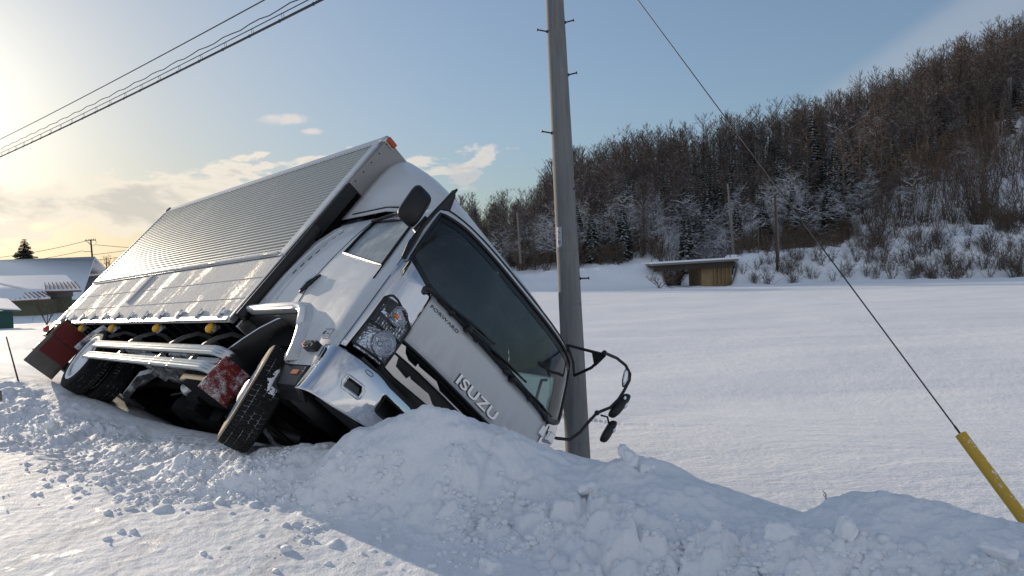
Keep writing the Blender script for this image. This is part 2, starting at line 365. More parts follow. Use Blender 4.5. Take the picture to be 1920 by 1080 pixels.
# ------------------------------------------------------------------ object helpers
def tag(o, label=None, cat=None, group=None, kind=None):
    if label: o['label'] = label
    if cat: o['category'] = cat
    if group: o['group'] = group
    if kind: o['kind'] = kind
    return o
def empty(name, loc=(0, 0, 0), rz=0.0):
    o = bpy.data.objects.new(name, None); o.empty_display_size = .2; o.location = loc; o.rotation_euler = (0, 0, rz); COL.objects.link(o); return o
def mob(name, me, parent=None): return link(bpy.data.objects.new(name, me), parent)
def copy_tree(o, parent=None):
    c = o.copy(); COL.objects.link(c)
    if parent is not None: c.parent = parent
    for ch in list(o.children): copy_tree(ch, c)
    return c
class MB:
    """collects simple solids and links them as one mesh object"""
    def __init__(s): s.v = []; s.f = []; s.sm = []
    def add(s, V, Fc, smooth=False):
        k = len(s.v); s.v += [tuple(v) for v in V]; s.f += [tuple(k+i for i in f) for f in Fc]; s.sm += [smooth]*len(Fc); return s
    def box(s, x0, x1, y0, y1, z0, z1, M4=None):
        V = [Vector((x, y, z)) for x in (x0, x1) for y in (y0, y1) for z in (z0, z1)]
        if M4 is not None: V = [M4 @ v for v in V]
        return s.add(V, [(0, 1, 3, 2), (4, 6, 7, 5), (0, 4, 5, 1), (2, 3, 7, 6), (0, 2, 6, 4), (1, 5, 7, 3)])
    def prism(s, poly, axis, a0, a1):
        """poly of 2D points; extruded along axis 0,1,2 (other two coords in order)"""
        def P(p, a):
            q = list(p); q.insert(axis, a); return q
        n = len(poly); V = [P(p, a0) for p in poly]+[P(p, a1) for p in poly]
        return s.add(V, [tuple(range(n))[::-1], tuple(range(n, 2*n))]+[(i, (i+1) % n, n+(i+1) % n, n+i) for i in range(n)])
    def tube(s, pts, r, n=8, caps=True, sq=None):
        pts = [Vector(p) for p in pts]; rr = r if isinstance(r, (list, tuple)) else [r]*len(pts); V = []; N = len(pts)
        t0 = (pts[1]-pts[0]).normalized(); ref = Vector((0, 0, 1)) if abs(t0.z) < .9 else Vector((1, 0, 0)); a = t0.cross(ref).normalized()
        for i, p in enumerate(pts):
            t = (pts[min(i+1, N-1)]-pts[max(i-1, 0)]).normalized(); a = (a-t*a.dot(t)).normalized(); b = t.cross(a)
            for k in range(n):
                th = 2*PI*k/n+(PI/n if n == 4 else 0); V.append(p+(a*math.cos(th)*(sq or 1)+b*math.sin(th))*rr[i])
        Fc = [(i*n+k, i*n+(k+1) % n, (i+1)*n+(k+1) % n, (i+1)*n+k) for i in range(N-1) for k in range(n)]
        if caps: Fc += [tuple(range(n))[::-1], tuple((N-1)*n+k for k in range(n))]
        return s.add(V, Fc, n > 5)
    def lathe(s, prof, n, M4, close=False):
        """prof list of (r, h) about local z"""
        V = [M4 @ Vector((r*math.cos(2*PI*k/n), r*math.sin(2*PI*k/n), h)) for r, h in prof for k in range(n)]
        m = len(prof); rng_ = range(m if close else m-1)
        Fc = [(i*n+k, i*n+(k+1) % n, ((i+1) % m)*n+(k+1) % n, ((i+1) % m)*n+k) for i in rng_ for k in range(n)]
        return s.add(V, Fc, True)
    def grid(s, P, smooth=True):
        """P[i][j] points (None = hole)"""
        idx = {}; V = []
        for i, row in enumerate(P):
            for j, p in enumerate(row):
                if p is not None: idx[i, j] = len(V); V.append(p)
        Fc = [(idx[i, j], idx[i, j+1], idx[i+1, j+1], idx[i+1, j]) for i in range(len(P)-1) for j in range(len(P[0])-1)
              if all(k in idx for k in ((i, j), (i, j+1), (i+1, j+1), (i+1, j)))]
        return s.add(V, Fc, smooth)
    def ball(s, c, r, n=10, m=6, sc=(1, 1, 1), M4=None):
        c = Vector(c); V = []
        for i in range(m+1):
            ph = PI*i/m
            for k in range(n):
                v = Vector((math.sin(ph)*math.cos(2*PI*k/n)*sc[0], math.sin(ph)*math.sin(2*PI*k/n)*sc[1], math.cos(ph)*sc[2]))*r
                V.append(c+(M4 @ v if M4 is not None else v))
        return s.add(V, [(i*n+k, i*n+(k+1) % n, (i+1)*n+(k+1) % n, (i+1)*n+k) for i in range(m) for k in range(n)], True)
    def build(s, name, m, parent=None, bevel=0, seg=2, solid=0, off=-1, fix=True, ang=38):
        me = bpy.data.meshes.new(name); me.from_pydata(s.v, [], s.f); me.materials.append(m)
        bm = bmesh.new(); bm.from_mesh(me)
        bmesh.ops.remove_doubles(bm, verts=bm.verts, dist=1e-5)
        if fix: bmesh.ops.recalc_face_normals(bm, faces=bm.faces)
        for e in bm.edges:
            if len(e.link_faces) == 2 and e.calc_face_angle(0) > R(ang): e.smooth = False
        for f in bm.faces: f.smooth = True
        bm.to_mesh(me); bm.free()
        o = mob(name, me, parent)
        if bevel:
            b = o.modifiers.new('b', 'BEVEL'); b.width = bevel; b.segments = seg; b.limit_method = 'ANGLE'; b.angle_limit = R(40)
        if solid:
            b = o.modifiers.new('s', 'SOLIDIFY'); b.thickness = solid; b.offset = off
        return o

# ------------------------------------------------------------------ trees
def seg_mesh(name, S, mats, mi=None, leaves=None):
    """S rows: x0 y0 z0 x1 y1 z1 r0 r1 -> three-sided tapering prisms"""
    S = np.asarray(S, float); n = len(S); p0, p1 = S[:, :3], S[:, 3:6]; t = p1-p0; t /= np.linalg.norm(t, axis=1)[:, None]+1e-9
    ref = np.where(np.abs(t[:, 2:3]) < .9, [[0, 0, 1.0]], [[1.0, 0, 0]]); a = np.cross(t, ref); a /= np.linalg.norm(a, axis=1)[:, None]; b = np.cross(t, a)
    V = np.empty((n, 6, 3))
    for k in range(3):
        th = 2*PI*k/3+PI/6; w = a*math.cos(th)+b*math.sin(th)
        V[:, k] = p0+w*S[:, 6:7]; V[:, 3+k] = p1+w*S[:, 7:8]
    base = np.arange(n)[:, None]*6
    Fq = np.stack([base+np.array([[k, (k+1) % 3, 3+(k+1) % 3, 3+k]]) for k in range(3)], 1).reshape(-1, 4)
    V = V.reshape(-1, 3)
    if leaves is not None and len(leaves):
        L = np.asarray(leaves, float).reshape(-1, 4, 3); k = len(V); V = np.vstack([V, L.reshape(-1, 3)])
        Fq = np.vstack([Fq, k+np.arange(len(L)*4).reshape(-1, 4)])
    return np_mesh(name, V, Fq, False, mats)
def nrm(v): return v/(np.linalg.norm(v)+1e-9)
def larch_parts(H, rg, nb=70, tw=7, crown_from=.36):
    T, C = [], []; p = np.zeros(3); r = .17*H/14; lean = rg.normal(0, .018, 2)
    pts = [np.array([lean[0]*h+.05*math.sin(h+rg.rand()), lean[1]*h, h]) for h in np.linspace(-.6, H, 8)]
    for i in range(7): T.append([*pts[i], *pts[i+1], r*(1-i/7.3), r*(1-(i+1)/7.3)])
    for k in range(nb):
        f = crown_from+(1-crown_from)*(k+rg.rand())/nb; h = f*H; a = rg.rand()*2*PI
        g_ = (f-crown_from)/(1-crown_from); L = (.17*H*(g_*2.2+.35)**.5*(1-g_**3)*(.5+.7*rg.rand())+.5)
        el = .30+.65*f+rg.normal(0, .2); d = np.array([math.cos(a)*math.cos(el), math.sin(a)*math.cos(el), math.sin(el)])
        o = np.array([lean[0]*h, lean[1]*h, h]); m = o+d*L*.55; e = m+nrm(d+[0, 0, .35])*L*.45
        C.append([*o, *m, .034, .024]); C.append([*m, *e, .024, .012])
        for j in range(tw):
            q = .25+.75*rg.rand(); s = o+(m-o)*q/.55 if q < .55 else m+(e-m)*(q-.55)/.45
            td = nrm(d+rg.normal(0, .75, 3)+[0, 0, .3]); C.append([*s, *(s+td*(.25+.5*rg.rand())*L*.42), .026, .016])
    return T, C
def grow(C, p, d, L, r, depth, rg, spread=.7, up=.12, snowy=False):
    n = 2; q = p
    for i in range(n):
        d2 = nrm(d+rg.normal(0, .13, 3)+[0, 0, up*.3]); e = q+d2*L/n; C.append([*q, *e, r*(1-.25*i), r*(1-.25*(i+1))]); q = e; d = d2
    if depth <= 0: return
    for j in range(3 if depth > 1 else 4):
        s = p+(q-p)*(.45+.55*rg.rand()); dd = nrm(d+rg.normal(0, spread, 3)+[0, 0, up])
        grow(C, s, dd, L*(.58+.25*rg.rand()), r*.58, depth-1, rg, spread, up)
def snowtree_parts(H, rg, spread=.75, up=.1, r=.13):
    T, C = [], []; h = 0; p = np.array([0, 0, -.5]); d = np.array([rg.normal(0, .08), rg.normal(0, .08), 1.0])
    for i in range(5):
        e = p+nrm(d+rg.normal(0, .07, 3))*H*.16; T.append([*p, *e, r*(1-i*.15), r*(1-(i+1)*.15)])
        if i > 0:
            for k in range(3): 
                a = rg.rand()*2*PI; dd = nrm(np.array([math.cos(a), math.sin(a), .35+rg.rand()*.5])); grow(C, e, dd, H*.24*(1.15-.12*i), r*.42, 3, rg, spread, up)
        p = e
    grow(C, p, np.array([0, 0, 1.0]), H*.22, r*.35, 3, rg, spread, up)
    return T, C
def spruce_parts(H, rg, nl=26, wid=.2):
    T = [[0, 0, -.5, 0, 0, H*.5, .14, .08], [0, 0, H*.5, 0, 0, H, .08, .015]]; Lv = []
    for i in range(nl):
        f = .08+.92*(i/nl)**.9; z = f*H; Rr = wid*H*(1-f)**.8+.15
        for k in range(11):
            a = rg.rand()*2*PI; l = Rr*(.65+.5*rg.rand()); dz_ = -.28*l; d = np.array([math.cos(a), math.sin(a), 0]); s = np.array([-d[1], d[0], 0])
            for q in range(3):
                c0 = q/3; c1 = (q+1)/3+.08; w = l*.20*(1.25-c0); zz = rg.normal(0, .05)
                Lv.append([d*l*c0+[0, 0, z+dz_*c0]-s*w, d*l*c0+[0, 0, z+dz_*c0+zz]+s*w, d*l*c1+[0, 0, z+dz_*c1]+s*w*.55, d*l*c1+[0, 0, z+dz_*c1-zz]-s*w*.55])
                Lv.append([d*l*c0+[0, 0, z+dz_*c0+.03], d*l*c1+[0, 0, z+dz_*c1+.03], d*l*c1+[0, 0, z+dz_*c1-.35*l*.4-.06], d*l*c0+[0, 0, z+dz_*c0-.35*l*.5-.06]])
    return T, Lv
def shrub_parts(H, rg, n=14, spread=.38, twigs=4):
    C = []
    for k in range(n):
        a = rg.rand()*2*PI; d = nrm(np.array([math.cos(a)*spread*rg.rand()*1.6, math.sin(a)*spread*rg.rand()*1.6, 1.0])); p = np.array([rg.normal(0, .16), rg.normal(0, .16), -.25]); L = H*(.55+.5*rg.rand()); r = .02+.012*rg.rand()
        q = p
        for i in range(4):
            d = nrm(d+rg.normal(0, .12, 3)); e = q+d*L/4; C.append([*q, *e, r*(1-i*.22), r*(1-(i+1)*.22)]); 
            if i > 0:
                for j in range(twigs): C.append([*e, *(e+nrm(d+rg.normal(0, .45, 3))*L*(.10+.2*rg.rand())), .010, .005])
            q = e
    return C
rg = np.random.RandomState(11)
def proto_tree(name, kind, H):
    if kind == 'larch': T, C = larch_parts(H, rg); crown = seg_mesh('crown', C, [M['larch_twig']])
    elif kind == 'snowy': T, C = snowtree_parts(H, rg); crown = seg_mesh('crown', C, [M['snowy_branch']])
    elif kind == 'spruce': T, L = spruce_parts(H, rg); crown = seg_mesh('crown', T[1:], [M['needles']], leaves=L)
    return name, seg_mesh('trunk', T, [M['bark']]), crown, kind
PROT = {'larch': [proto_tree('larch_tree', 'larch', h) for h in (14, 12.5, 15.5, 13, 14.5)],
        'snowy': [proto_tree('broadleaf_tree', 'snowy', h) for h in (9, 8, 10)],
        'spruce': [proto_tree('spruce_tree', 'spruce', h) for h in (11, 9)]}
TL = {'larch': ('leafless reddish brown larch standing in the hillside forest', 'bare larches of the hillside forest'),
      'snowy': ('leafless broadleaf tree with snow lying along its spreading branches on the hillside', 'snow laden broadleaf trees on the hillside'),
      'spruce': ('dark evergreen spruce with snow on its boughs on the hillside', 'dark spruces on the hillside')}
def place_tree(kind, x, y, s=1.0, label=None, group=True, cat='tree', sink=.25):
    name, tm, cm, _ = PROT[kind][rg.randint(len(PROT[kind]))]
    o = empty(name, (x, y, gz(x, y)-sink), rg.rand()*6.28); o.scale = (s, s, s*(1+rg.normal(0, .06)))
    mob('trunk', tm, o); mob('crown', cm, o)
    tag(o, label or TL[kind][0], cat, TL[kind][1] if group else None); return o
def base_px(x, y): return proj(x, y, gz(x, y))
LINE_U = [1560, 1640, 1700, 1760, 1800, 1850, 1920, 2000]; LINE_V = [500, 388, 340, 300, 282, 262, 232, 205]
def in_open(u, v): return u > 1600 and v > np.interp(u, LINE_U, LINE_V)+8
cnt = {'larch': 0, 'snowy': 0, 'spruce': 0}; extra = []; placed = []
tries = 0
cand = []
while len(cand) < 2700 and tries < 12000:
    tries += 1; D = 110+108*rg.rand()**.9; u = 700+1330*rg.rand(); x = (u-CX)/F_PX*D
    z = None; cand.append((x, D, u))
xs = np.array([c[0] for c in cand]); ys = np.array([c[1] for c in cand]); zs = ground(xs, ys)[0]
keep = []
for (x, y, u), z in zip(cand, zs):
    pu, pv = proj(x, y, z)
    if in_open(pu, pv) and rg.rand() < .97: continue
    if u < 1000 and rg.rand() < .25: continue
    keep.append((x, y, z, pu, pv))
keep.sort(key=lambda t: t[1])
stuff_T = []
for x, y, z, pu, pv in keep:
    snow_zone = 1-np.clip(abs(pu-1380)/380, 0, 1); low = y < 165
    rr_ = rg.rand()
    k = 'larch'
    if rr_ < (.42+.42*snow_zone if low else .12): k = 'snowy'
    elif rr_ > .88-(.12 if low else 0) : k = 'spruce'
    if pu > 1640 and k == 'snowy' and rg.rand() < .5: k = 'larch'
    lim = {'larch': 270, 'snowy': 110, 'spruce': 60}[k]
    sc_ = {'larch': 1.0, 'snowy': .85, 'spruce': .85}[k]*(.78+.38*rg.rand())*(.72 if pu < 1010 else 1.0)
    if cnt[k] < lim:
        cnt[k] += 1; place_tree(k, x, y, sc_); 
    else: stuff_T.append((x, y, z-.2, sc_, k))
# the rest of the wood, one object
def merged(name, items, srcs, mats):
    Vs, Fs, Ms = [], [], []; off = 0
    for x, y, z, s, k in items:
        for me, mi in srcs[k][rg.randint(len(srcs[k]))]:
            V, Fq = me; a = rg.rand()*6.28; c, sn = math.cos(a), math.sin(a)
            W_ = np.stack([(V[:, 0]*c-V[:, 1]*sn)*s+x, (V[:, 0]*sn+V[:, 1]*c)*s+y, V[:, 2]*s+z], 1); Vs.append(W_); Fs.append(Fq+off); off += len(V); Ms.append(np.full(len(Fq), mi))
    return np_mesh(name, np.vstack(Vs), np.vstack(Fs), False, mats, np.concatenate(Ms))
def arr(me):
    V = np.empty(len(me.vertices)*3, np.float32); me.vertices.foreach_get('co', V); L = np.empty(len(me.loops), np.int32); me.loops.foreach_get('vertex_index', L); return V.reshape(-1, 3), L.reshape(-1, 4)
lows = {'larch': [], 'snowy': [], 'spruce': []}
for i in range(4):
    T, C = larch_parts(13.5+i, rg, 40, 5); lows['larch'].append([(arr(seg_mesh('t', T, [])), 0), (arr(seg_mesh('c', [c[:6]+[c[6]*1.35, c[7]*1.35] for c in C], [])), 1)])
T, Lq = spruce_parts(10, rg, 16); lows['spruce'].append([(arr(seg_mesh('c', T, [], leaves=Lq)), 2)])
for i in range(2):
    T, C = larch_parts(9, rg, 36, 5, .15); lows['snowy'].append([(arr(seg_mesh('t', T, [])), 0), (arr(seg_mesh('c', C, [])), 1)])
wd = mob('distant_woodland', merged('distant_woodland', stuff_T, lows, [M['bark'], M['larch_twig'], M['needles']])); wd['kind'] = 'stuff'
print('trees', cnt, 'stuff', len(stuff_T))
# large single trees at the edge of the open slope
for u, v, k, s in [(1652, 392, 'snowy', 1.5), (1700, 362, 'snowy', 1.25), (1530, 430, 'spruce', 1.35), (1785, 330, 'snowy', 1.2), (1838, 318, 'larch', 1.0), (1600, 420, 'snowy', 1.3)]:
    D = 150
    for it in range(60):
        x = (u-CX)/F_PX*D
        if base_px(x, D)[1] < v: break
        D += 1.2 if D < 190 else 0
    place_tree(k, x, D, s)

# slender bare saplings on the open slope and brown brush on the bank
SH = [seg_mesh('sapling', shrub_parts(5.6, rg, 5, .3, 5), [M['brush']]) for _ in range(4)]
SB = [seg_mesh('shrub', shrub_parts(2.5, rg, 16, .5, 5), [M['brush']]) for _ in range(5)]
un = []
for k in range(1500):
    u = 800+1130*rg.rand(); D = 108+95*rg.rand(); x = (u-CX)/F_PX*D; un.append((x, D, u))
zz_ = ground(np.array([t[0] for t in un]), np.array([t[1] for t in un]))[0]
it_ = []
for (x, y, u), z in zip(un, zz_):
    pu, pv = proj(x, y, z)
    if in_open(pu, pv) and rg.rand() < .62: continue
    it_.append((x, y, z-.1, .9+1.1*rg.rand(), 'b'))
ug = mob('undergrowth', merged('undergrowth', it_, {'b': [[(arr(m_), 0)] for m_ in SB]}, [M['brush']])); ug['kind'] = 'stuff'
n = 0
while n < 290:
    u = 1560+440*rg.rand(); D = 108+75*rg.rand(); x = (u-CX)/F_PX*D; pu, pv = base_px(x, D)
    if not in_open(pu, pv): n += .15; continue
    o = mob('sapling', SH[rg.randint(4)]); o.location = (x, D, gz(x, D)); o.rotation_euler = (rg.normal(0, .1), rg.normal(0, .1), rg.rand()*6); s = .8+1.1*rg.rand(); o.scale = (s, s, s*1.15)
    tag(o, 'thin leafless sapling on the open snowy slope below the forest', 'sapling', 'saplings on the open slope'); n += 1
for k in range(230):
    u = 1385+560*rg.rand()**.85; D = 87.5+11.5*rg.rand() if rg.rand() < .85 else 107+4*rg.rand(); x = (u-CX)/F_PX*D
    o = mob('shrub', SB[rg.randint(5)]); o.location = (x, D, gz(x, D)-.1); o.rotation_euler = (0, 0, rg.rand()*6); s = (.5+.7*rg.rand())*(1.0 if D < 100 else 1.4)*np.interp(u, [1385, 1600, 1900], [.7, .95, 1.15]); o.scale = (s, s, s)
    tag(o, 'brown leafless shrub on the snowy bank beyond the field', 'shrub', 'shrubs on the river bank')
for k in range(60):
    u = 1080+520*rg.rand(); D = 108+6*rg.rand(); x = (u-CX)/F_PX*D
    o = mob('shrub', SB[rg.randint(5)]); o.location = (x, D, gz(x, D)-.1); o.rotation_euler = (0, 0, rg.rand()*6); s = .8+.8*rg.rand(); o.scale = (s, s, s)
    tag(o, 'brown leafless shrub along the foot of the forest beyond the road', 'shrub', 'shrubs at the foot of the forest')
# bare bush in front of the bridge
D = 86.5; x = (1237-CX)/F_PX*D; C = []
for k in range(6):
    a = k*1.05+.3; grow(C, np.array([0, 0, -.1]), nrm(np.array([math.cos(a)*.8, math.sin(a)*.4, .8])), 1.3, .05, 3, rg, .55, .15)
o = mob('bush', seg_mesh('bush', C, [M['brush']])); o.location = (x, D, gz(x, D)); o.scale = (.95, .95, .85); tag(o, 'bare dark bush standing at the field edge before the bridge', 'bush')
# bare bush by the houses
D = 44; p = at(88, 606, D); C = []
for k in range(5):
    a = k*1.3; grow(C, np.array([0, 0, -.1]), nrm(np.array([math.cos(a)*.6, math.sin(a)*.4, 1])), .95, .035, 3, rg, .5, .2)
o = mob('bush', seg_mesh('bush', C, [M['brush']])); o.location = p; tag(o, 'bare leafless bush in front of the olive walled house', 'bush')
def stalk(u, v, D, H, label):
    p = at(u, v, D); S = [[0, 0, -.2, .01, 0, H*.6, .006, .004], [.01, 0, H*.6, -.01, 0, H, .004, .002], [.01, 0, H*.55, .07*H, 0, H*.8, .003, .002], [0, 0, H*.4, -.09*H, 0, H*.66, .003, .002]]
    o = mob('weed_stalk', seg_mesh('weed_stalk', S, [M['brush']])); o.location = p; tag(o, label, 'weed')
stalk(1723, 571, 50, .45, 'small dry weed stalk alone out in the snowfield')
stalk(1546, 940, 4.6, .07, 'dry weed stalk poking from the snow behind the berm')

# ------------------------------------------------------------------ bridge
M['girder'] = mat('girder', (.05, .042, .035), .8, 0, .2, rough_var((.06, .048, .04), .3, 1))
M['abut'] = mat('stained_concrete', (.25, .16, .08), .9, 0, .2, rough_var((.27, .19, .105), .45, .8, .4, .02))
def bx(u, D): return (u-CX)/F_PX*D
br = empty('bridge', (bx(1300, 94), 94, -1.55)); tag(br, 'low road bridge with dark girder and snow on its deck', 'bridge')
BI = Matrix.Translation(br.location).inverted()
def zpx(v, u, D): return CAMZ+(yhn(u)-v)/F_PX*D
D = 92.0; xa, xb = bx(1224, D), bx(1386, D); za, zb = zpx(494, 1224, D), zpx(484, 1386, D)
def slab(x0, x1, z0, z1, y0, y1, t):
    V = [BI @ Vector(p) for p in ((x0, y0, z0-t), (x1, y0, z1-t), (x1, y0, z1), (x0, y0, z0), (x0, y1, z0-t), (x1, y1, z1-t), (x1, y1, z1), (x0, y1, z0))]
    return V, [(0, 1, 2, 3), (7, 6, 5, 4), (0, 4, 5, 1), (3, 2, 6, 7), (0, 3, 7, 4), (1, 5, 6, 2)]
MB().add(*slab(xa, xb, za-.05, zb-.05, D, 99, .28)).build('deck_slab', M['concrete'], br)
MB().add(*slab(xa+.3, xb-.4, za-.33, zb-.33, D+.35, D+.75, .75)).add(*slab(xa+.3, xb-.4, za-.33, zb-.33, 97.5, 98, .75)).build('girder', M['girder'], br)
MB().add(*slab(xa-.1, xb+.4, za+.16, zb+.16, D-.06, 99.1, .24)).build('deck_snow', M['snow_lump'], br, .08)
g = MB(); x0, x1 = bx(1316, D+1), bx(1372, D+1); zt = zb-.34
g.add([BI @ Vector(p) for p in ((x0, D+1, -2.2), (x1, D+.8, -2.2), (x1, D+.8, zt), (x0, D+1, zt), (x0-.3, 98.5, -2.2), (x1, 98.5, -2.2), (x1, 98.5, zt), (x0-.3, 98.5, zt))], [(0, 1, 2, 3), (4, 7, 6, 5), (0, 3, 7, 4), (1, 5, 6, 2), (3, 2, 6, 7)])
for k in range(5): xx = x0+(x1-x0)*(.42+.13*k); g.box(xx-.06, xx+.06, D+.62, D+.9, -2.2, zt, BI)
g.build('abutment', M['abut'], br)
for k in range(12):
    f = k/11; px_ = xa+(xb-xa)*f; pz = za+(zb-za)*f
    MB().box(px_-.04, px_+.04, D+.15, D+.23, pz, pz+.55, BI).build('rail_post', M['steel_dark'], br)
MB().tube([BI @ Vector((xa, D+.19, za+.50)), BI @ Vector((xb, D+.19, zb+.50))], .025, 6).build('guard_rail', M['concrete'], br)
# river bank seen under the bridge
def lump_mesh(name, cx, cy, cz, sx, sy, sz, seed, n=28, m=14):
    V = []
    for i in range(m+1):
        for k in range(n):
            ph, th = PI*i/m, 2*PI*k/n; d = np.array([math.sin(ph)*math.cos(th), math.sin(ph)*math.sin(th), math.cos(ph)])
            q = 1+.22*float(vnoise(np.array([d[0]*2.1+seed]), np.array([d[1]*2.1+d[2]*1.7]), seed)[0])+.07*float(vnoise(np.array([d[0]*6+seed]), np.array([d[1]*6+d[2]*5]), seed+3)[0])
            V.append((cx+d[0]*sx*q, cy+d[1]*sy*q, cz+d[2]*sz*q))
    Fc = [(i*n+k, (i+1)*n+k, (i+1)*n+(k+1) % n, i*n+(k+1) % n) for i in range(m) for k in range(n)]
    me = bpy.data.meshes.new(name); me.from_pydata(V, [], Fc); me.materials.append(M['snow_lump']); me.polygons.foreach_set('use_smooth', [True]*len(Fc)); return me
o = mob('snow_drift', lump_mesh('snow_drift', bx(1330, 108), 108, -1.9, 4.2, 5, 2.5, 5)); o['kind'] = 'structure'
p = at(1374, 484, 93.5); o = mob('snow_pile', lump_mesh('snow_pile', p.x, p.y, p.z, .95, 1.2, .5, 8)); tag(o, 'rounded snow pile at the right end of the bridge', 'snow pile')

# ------------------------------------------------------------------ far poles
def far_pole(u0, v0, u1, v1, D, r, m, label, arm=None):
    a, b = at(u1, v1, D), at(u0, v0, D); o = empty('utility_pole', a); I = Matrix.Translation(a).inverted()
    MB().tube([I @ (a-Vector((0, 0, .8))), I @ b], [r, r*.75], 10).build('shaft', m, o)
    if arm: 
        q = MB()
        for (x0, z0, x1, z1) in arm: q.tube([(I @ b)+Vector((x0, 0, z0)), (I @ b)+Vector((x1, 0, z1))], .05, 6)
        q.build('crossarm', m, o)
    tag(o, label, 'utility pole'); return o, b
M['pole_far'] = mat('pole_far', (.17, .16, .15), .8, 0, .3)
_, t1 = far_pole(1365, 346, 1376, 492, 97, .15, M['pole_far'], 'pale tall utility pole standing at the right end of the bridge', [(-.3, -.5, .35, -.5)])
far_pole(1372, 400, 1379, 492, 99, .09, M['pole_far'], 'short pale strut pole just beside the tall pale pole at the bridge')
_, t2 = far_pole(1453, 366, 1458, 525, 92, .16, M['old_wood'], 'dark brown wooden pole standing on the snowy river bank', [(-.5, -.3, .5, -.3)])
far_pole(1456, 390, 1461, 505, 94, .12, M['pole_far'], 'thin grey stay post directly behind the dark wooden pole')
far_pole(1421, 428, 1423, 476, 108, .09, M['pole_far'], 'short slender grey post at the forest foot between two taller poles')
_, t3 = far_pole(970, 398, 976, 484, 104, .17, M['pole_far'], 'grey pole before the dark forest just right of the cab roof', [(-.2, -1.9, 1.0, -1.7)])
far_pole(981, 440, 984, 490, 106, .10, M['old_wood'], 'short dark post right beside the grey forest pole', [(-.1, -.1, 1.2, -.1)])
def wire(name, pts, r, label, n=5, cat='wire', group=None, m='cable'):
    o = MB().tube(pts, r, n).build(name, M[m]); tag(o, label, cat, group); return o
def sag(a, b, s, n=24): return [a.lerp(b, i/n)-Vector((0, 0, s*4*(i/n)*(1-i/n))) for i in range(n+1)]
wire('power_cable', sag(at(1640, 352, 104), at(2050, 300, 104), .3), .035, 'dark cable crossing the open slope at the right edge')
wire('power_cable', sag(t1, t2, .3), .02, 'thin wire between the pale pole and the dark wooden pole')

# ------------------------------------------------------------------ houses on the left
M['wall_olive'] = mat('olive_wall', (.13, .14, .085), .85, 0, .2, rough_var((.15, .155, .10), .15, 3))
M['wall_teal'] = mat('teal_wall', (.03, .085, .075), .7, 0, .3, rough_var((.035, .095, .085), .2, 4))
M['roof_red'] = mat('rusty_roof_edge', (.16, .06, .035), .7, 0, .3, rough_var((.17, .065, .04), .2, 4))
M['wall_grey'] = mat('grey_wall', (.2, .2, .2), .8)
def roof_quad(mb, P, t):
    P = [Vector(p) for p in P]; Q = [p-Vector((0, 0, t)) for p in P]; mb.add(P+Q, [(0, 1, 2, 3), (7, 6, 5, 4), (0, 4, 5, 1), (1, 5, 6, 2), (2, 6, 7, 3), (3, 7, 4, 0)])
# far large roof
A0 = at(-170, 493, 108); A1 = at(178, 481, 104); E0 = at(-190, 566, 90); E1 = at(152, 556, 86); E1b = at(206, 512, 112); 
o = empty('house', (A0.x/2+A1.x/2, 98, -1.4)); I = Matrix.Translation(o.location).inverted()
mb = MB(); roof_quad(mb, [I @ p for p in (A0, A1, E1, E0)], .35); roof_quad(mb, [I @ p for p in (A1, A0, at(-150, 540, 122), E1b)], .35); mb.build('roof', M['snow_lump'], o)
mb = MB(); z0 = -2.5
q = [E0+Vector((1, .8, 0)), E1+Vector((-1.2, .8, 0)), E1b+Vector((-1, -1, 0)), at(-150, 540, 122)+Vector((1, -1, 0))]
V = [I @ Vector((p.x, p.y, z0)) for p in q]+[I @ Vector((p.x, p.y, p.z-.3)) for p in q]; mb.add(V, [(0, 1, 5, 4), (1, 2, 6, 5), (2, 3, 7, 6), (3, 0, 4, 7), (4, 5, 6, 7)]).build('wall', M['wall_grey'], o)
tag(o, 'large house under a broad shaded snow covered gable roof', 'house')
# olive house, two roof planes
r0, r1 = at(-60, 518, 78), at(124, 515, 76); e1, e0 = at(152, 541, 69.5), at(84, 543, 69.5)
s0, s1 = at(-60, 548, 73), at(72, 536, 73.5); w1, w0 = at(95, 557, 67), at(-60, 565, 67)
o = empty('house', (e0.x, 72, -1.4)); I = Matrix.Translation(o.location).inverted()
mb = MB(); roof_quad(mb, [I @ p for p in (r0, r1, e1, at(60, 543, 69.5))], .22); mb.build('upper_roof', M['snow_lump'], o, .05)
mb = MB(); roof_quad(mb, [I @ p for p in (at(-60, 545, 69.4), at(80, 541, 69.4), w1, w0)], .22); mb.build('lower_roof', M['snow_lump'], o, .05)
mb = MB(); d1 = Vector((0, 0, -.24)); mb.tube([I @ (w0+d1), I @ (w1+d1)], .10, 4); mb.build('roof_edge', M['roof_red'], o)
mb = MB(); mb.tube([I @ (e0+d1), I @ (e1+d1)], .10, 4); mb.build('roof_edge', M['roof_red'], o)
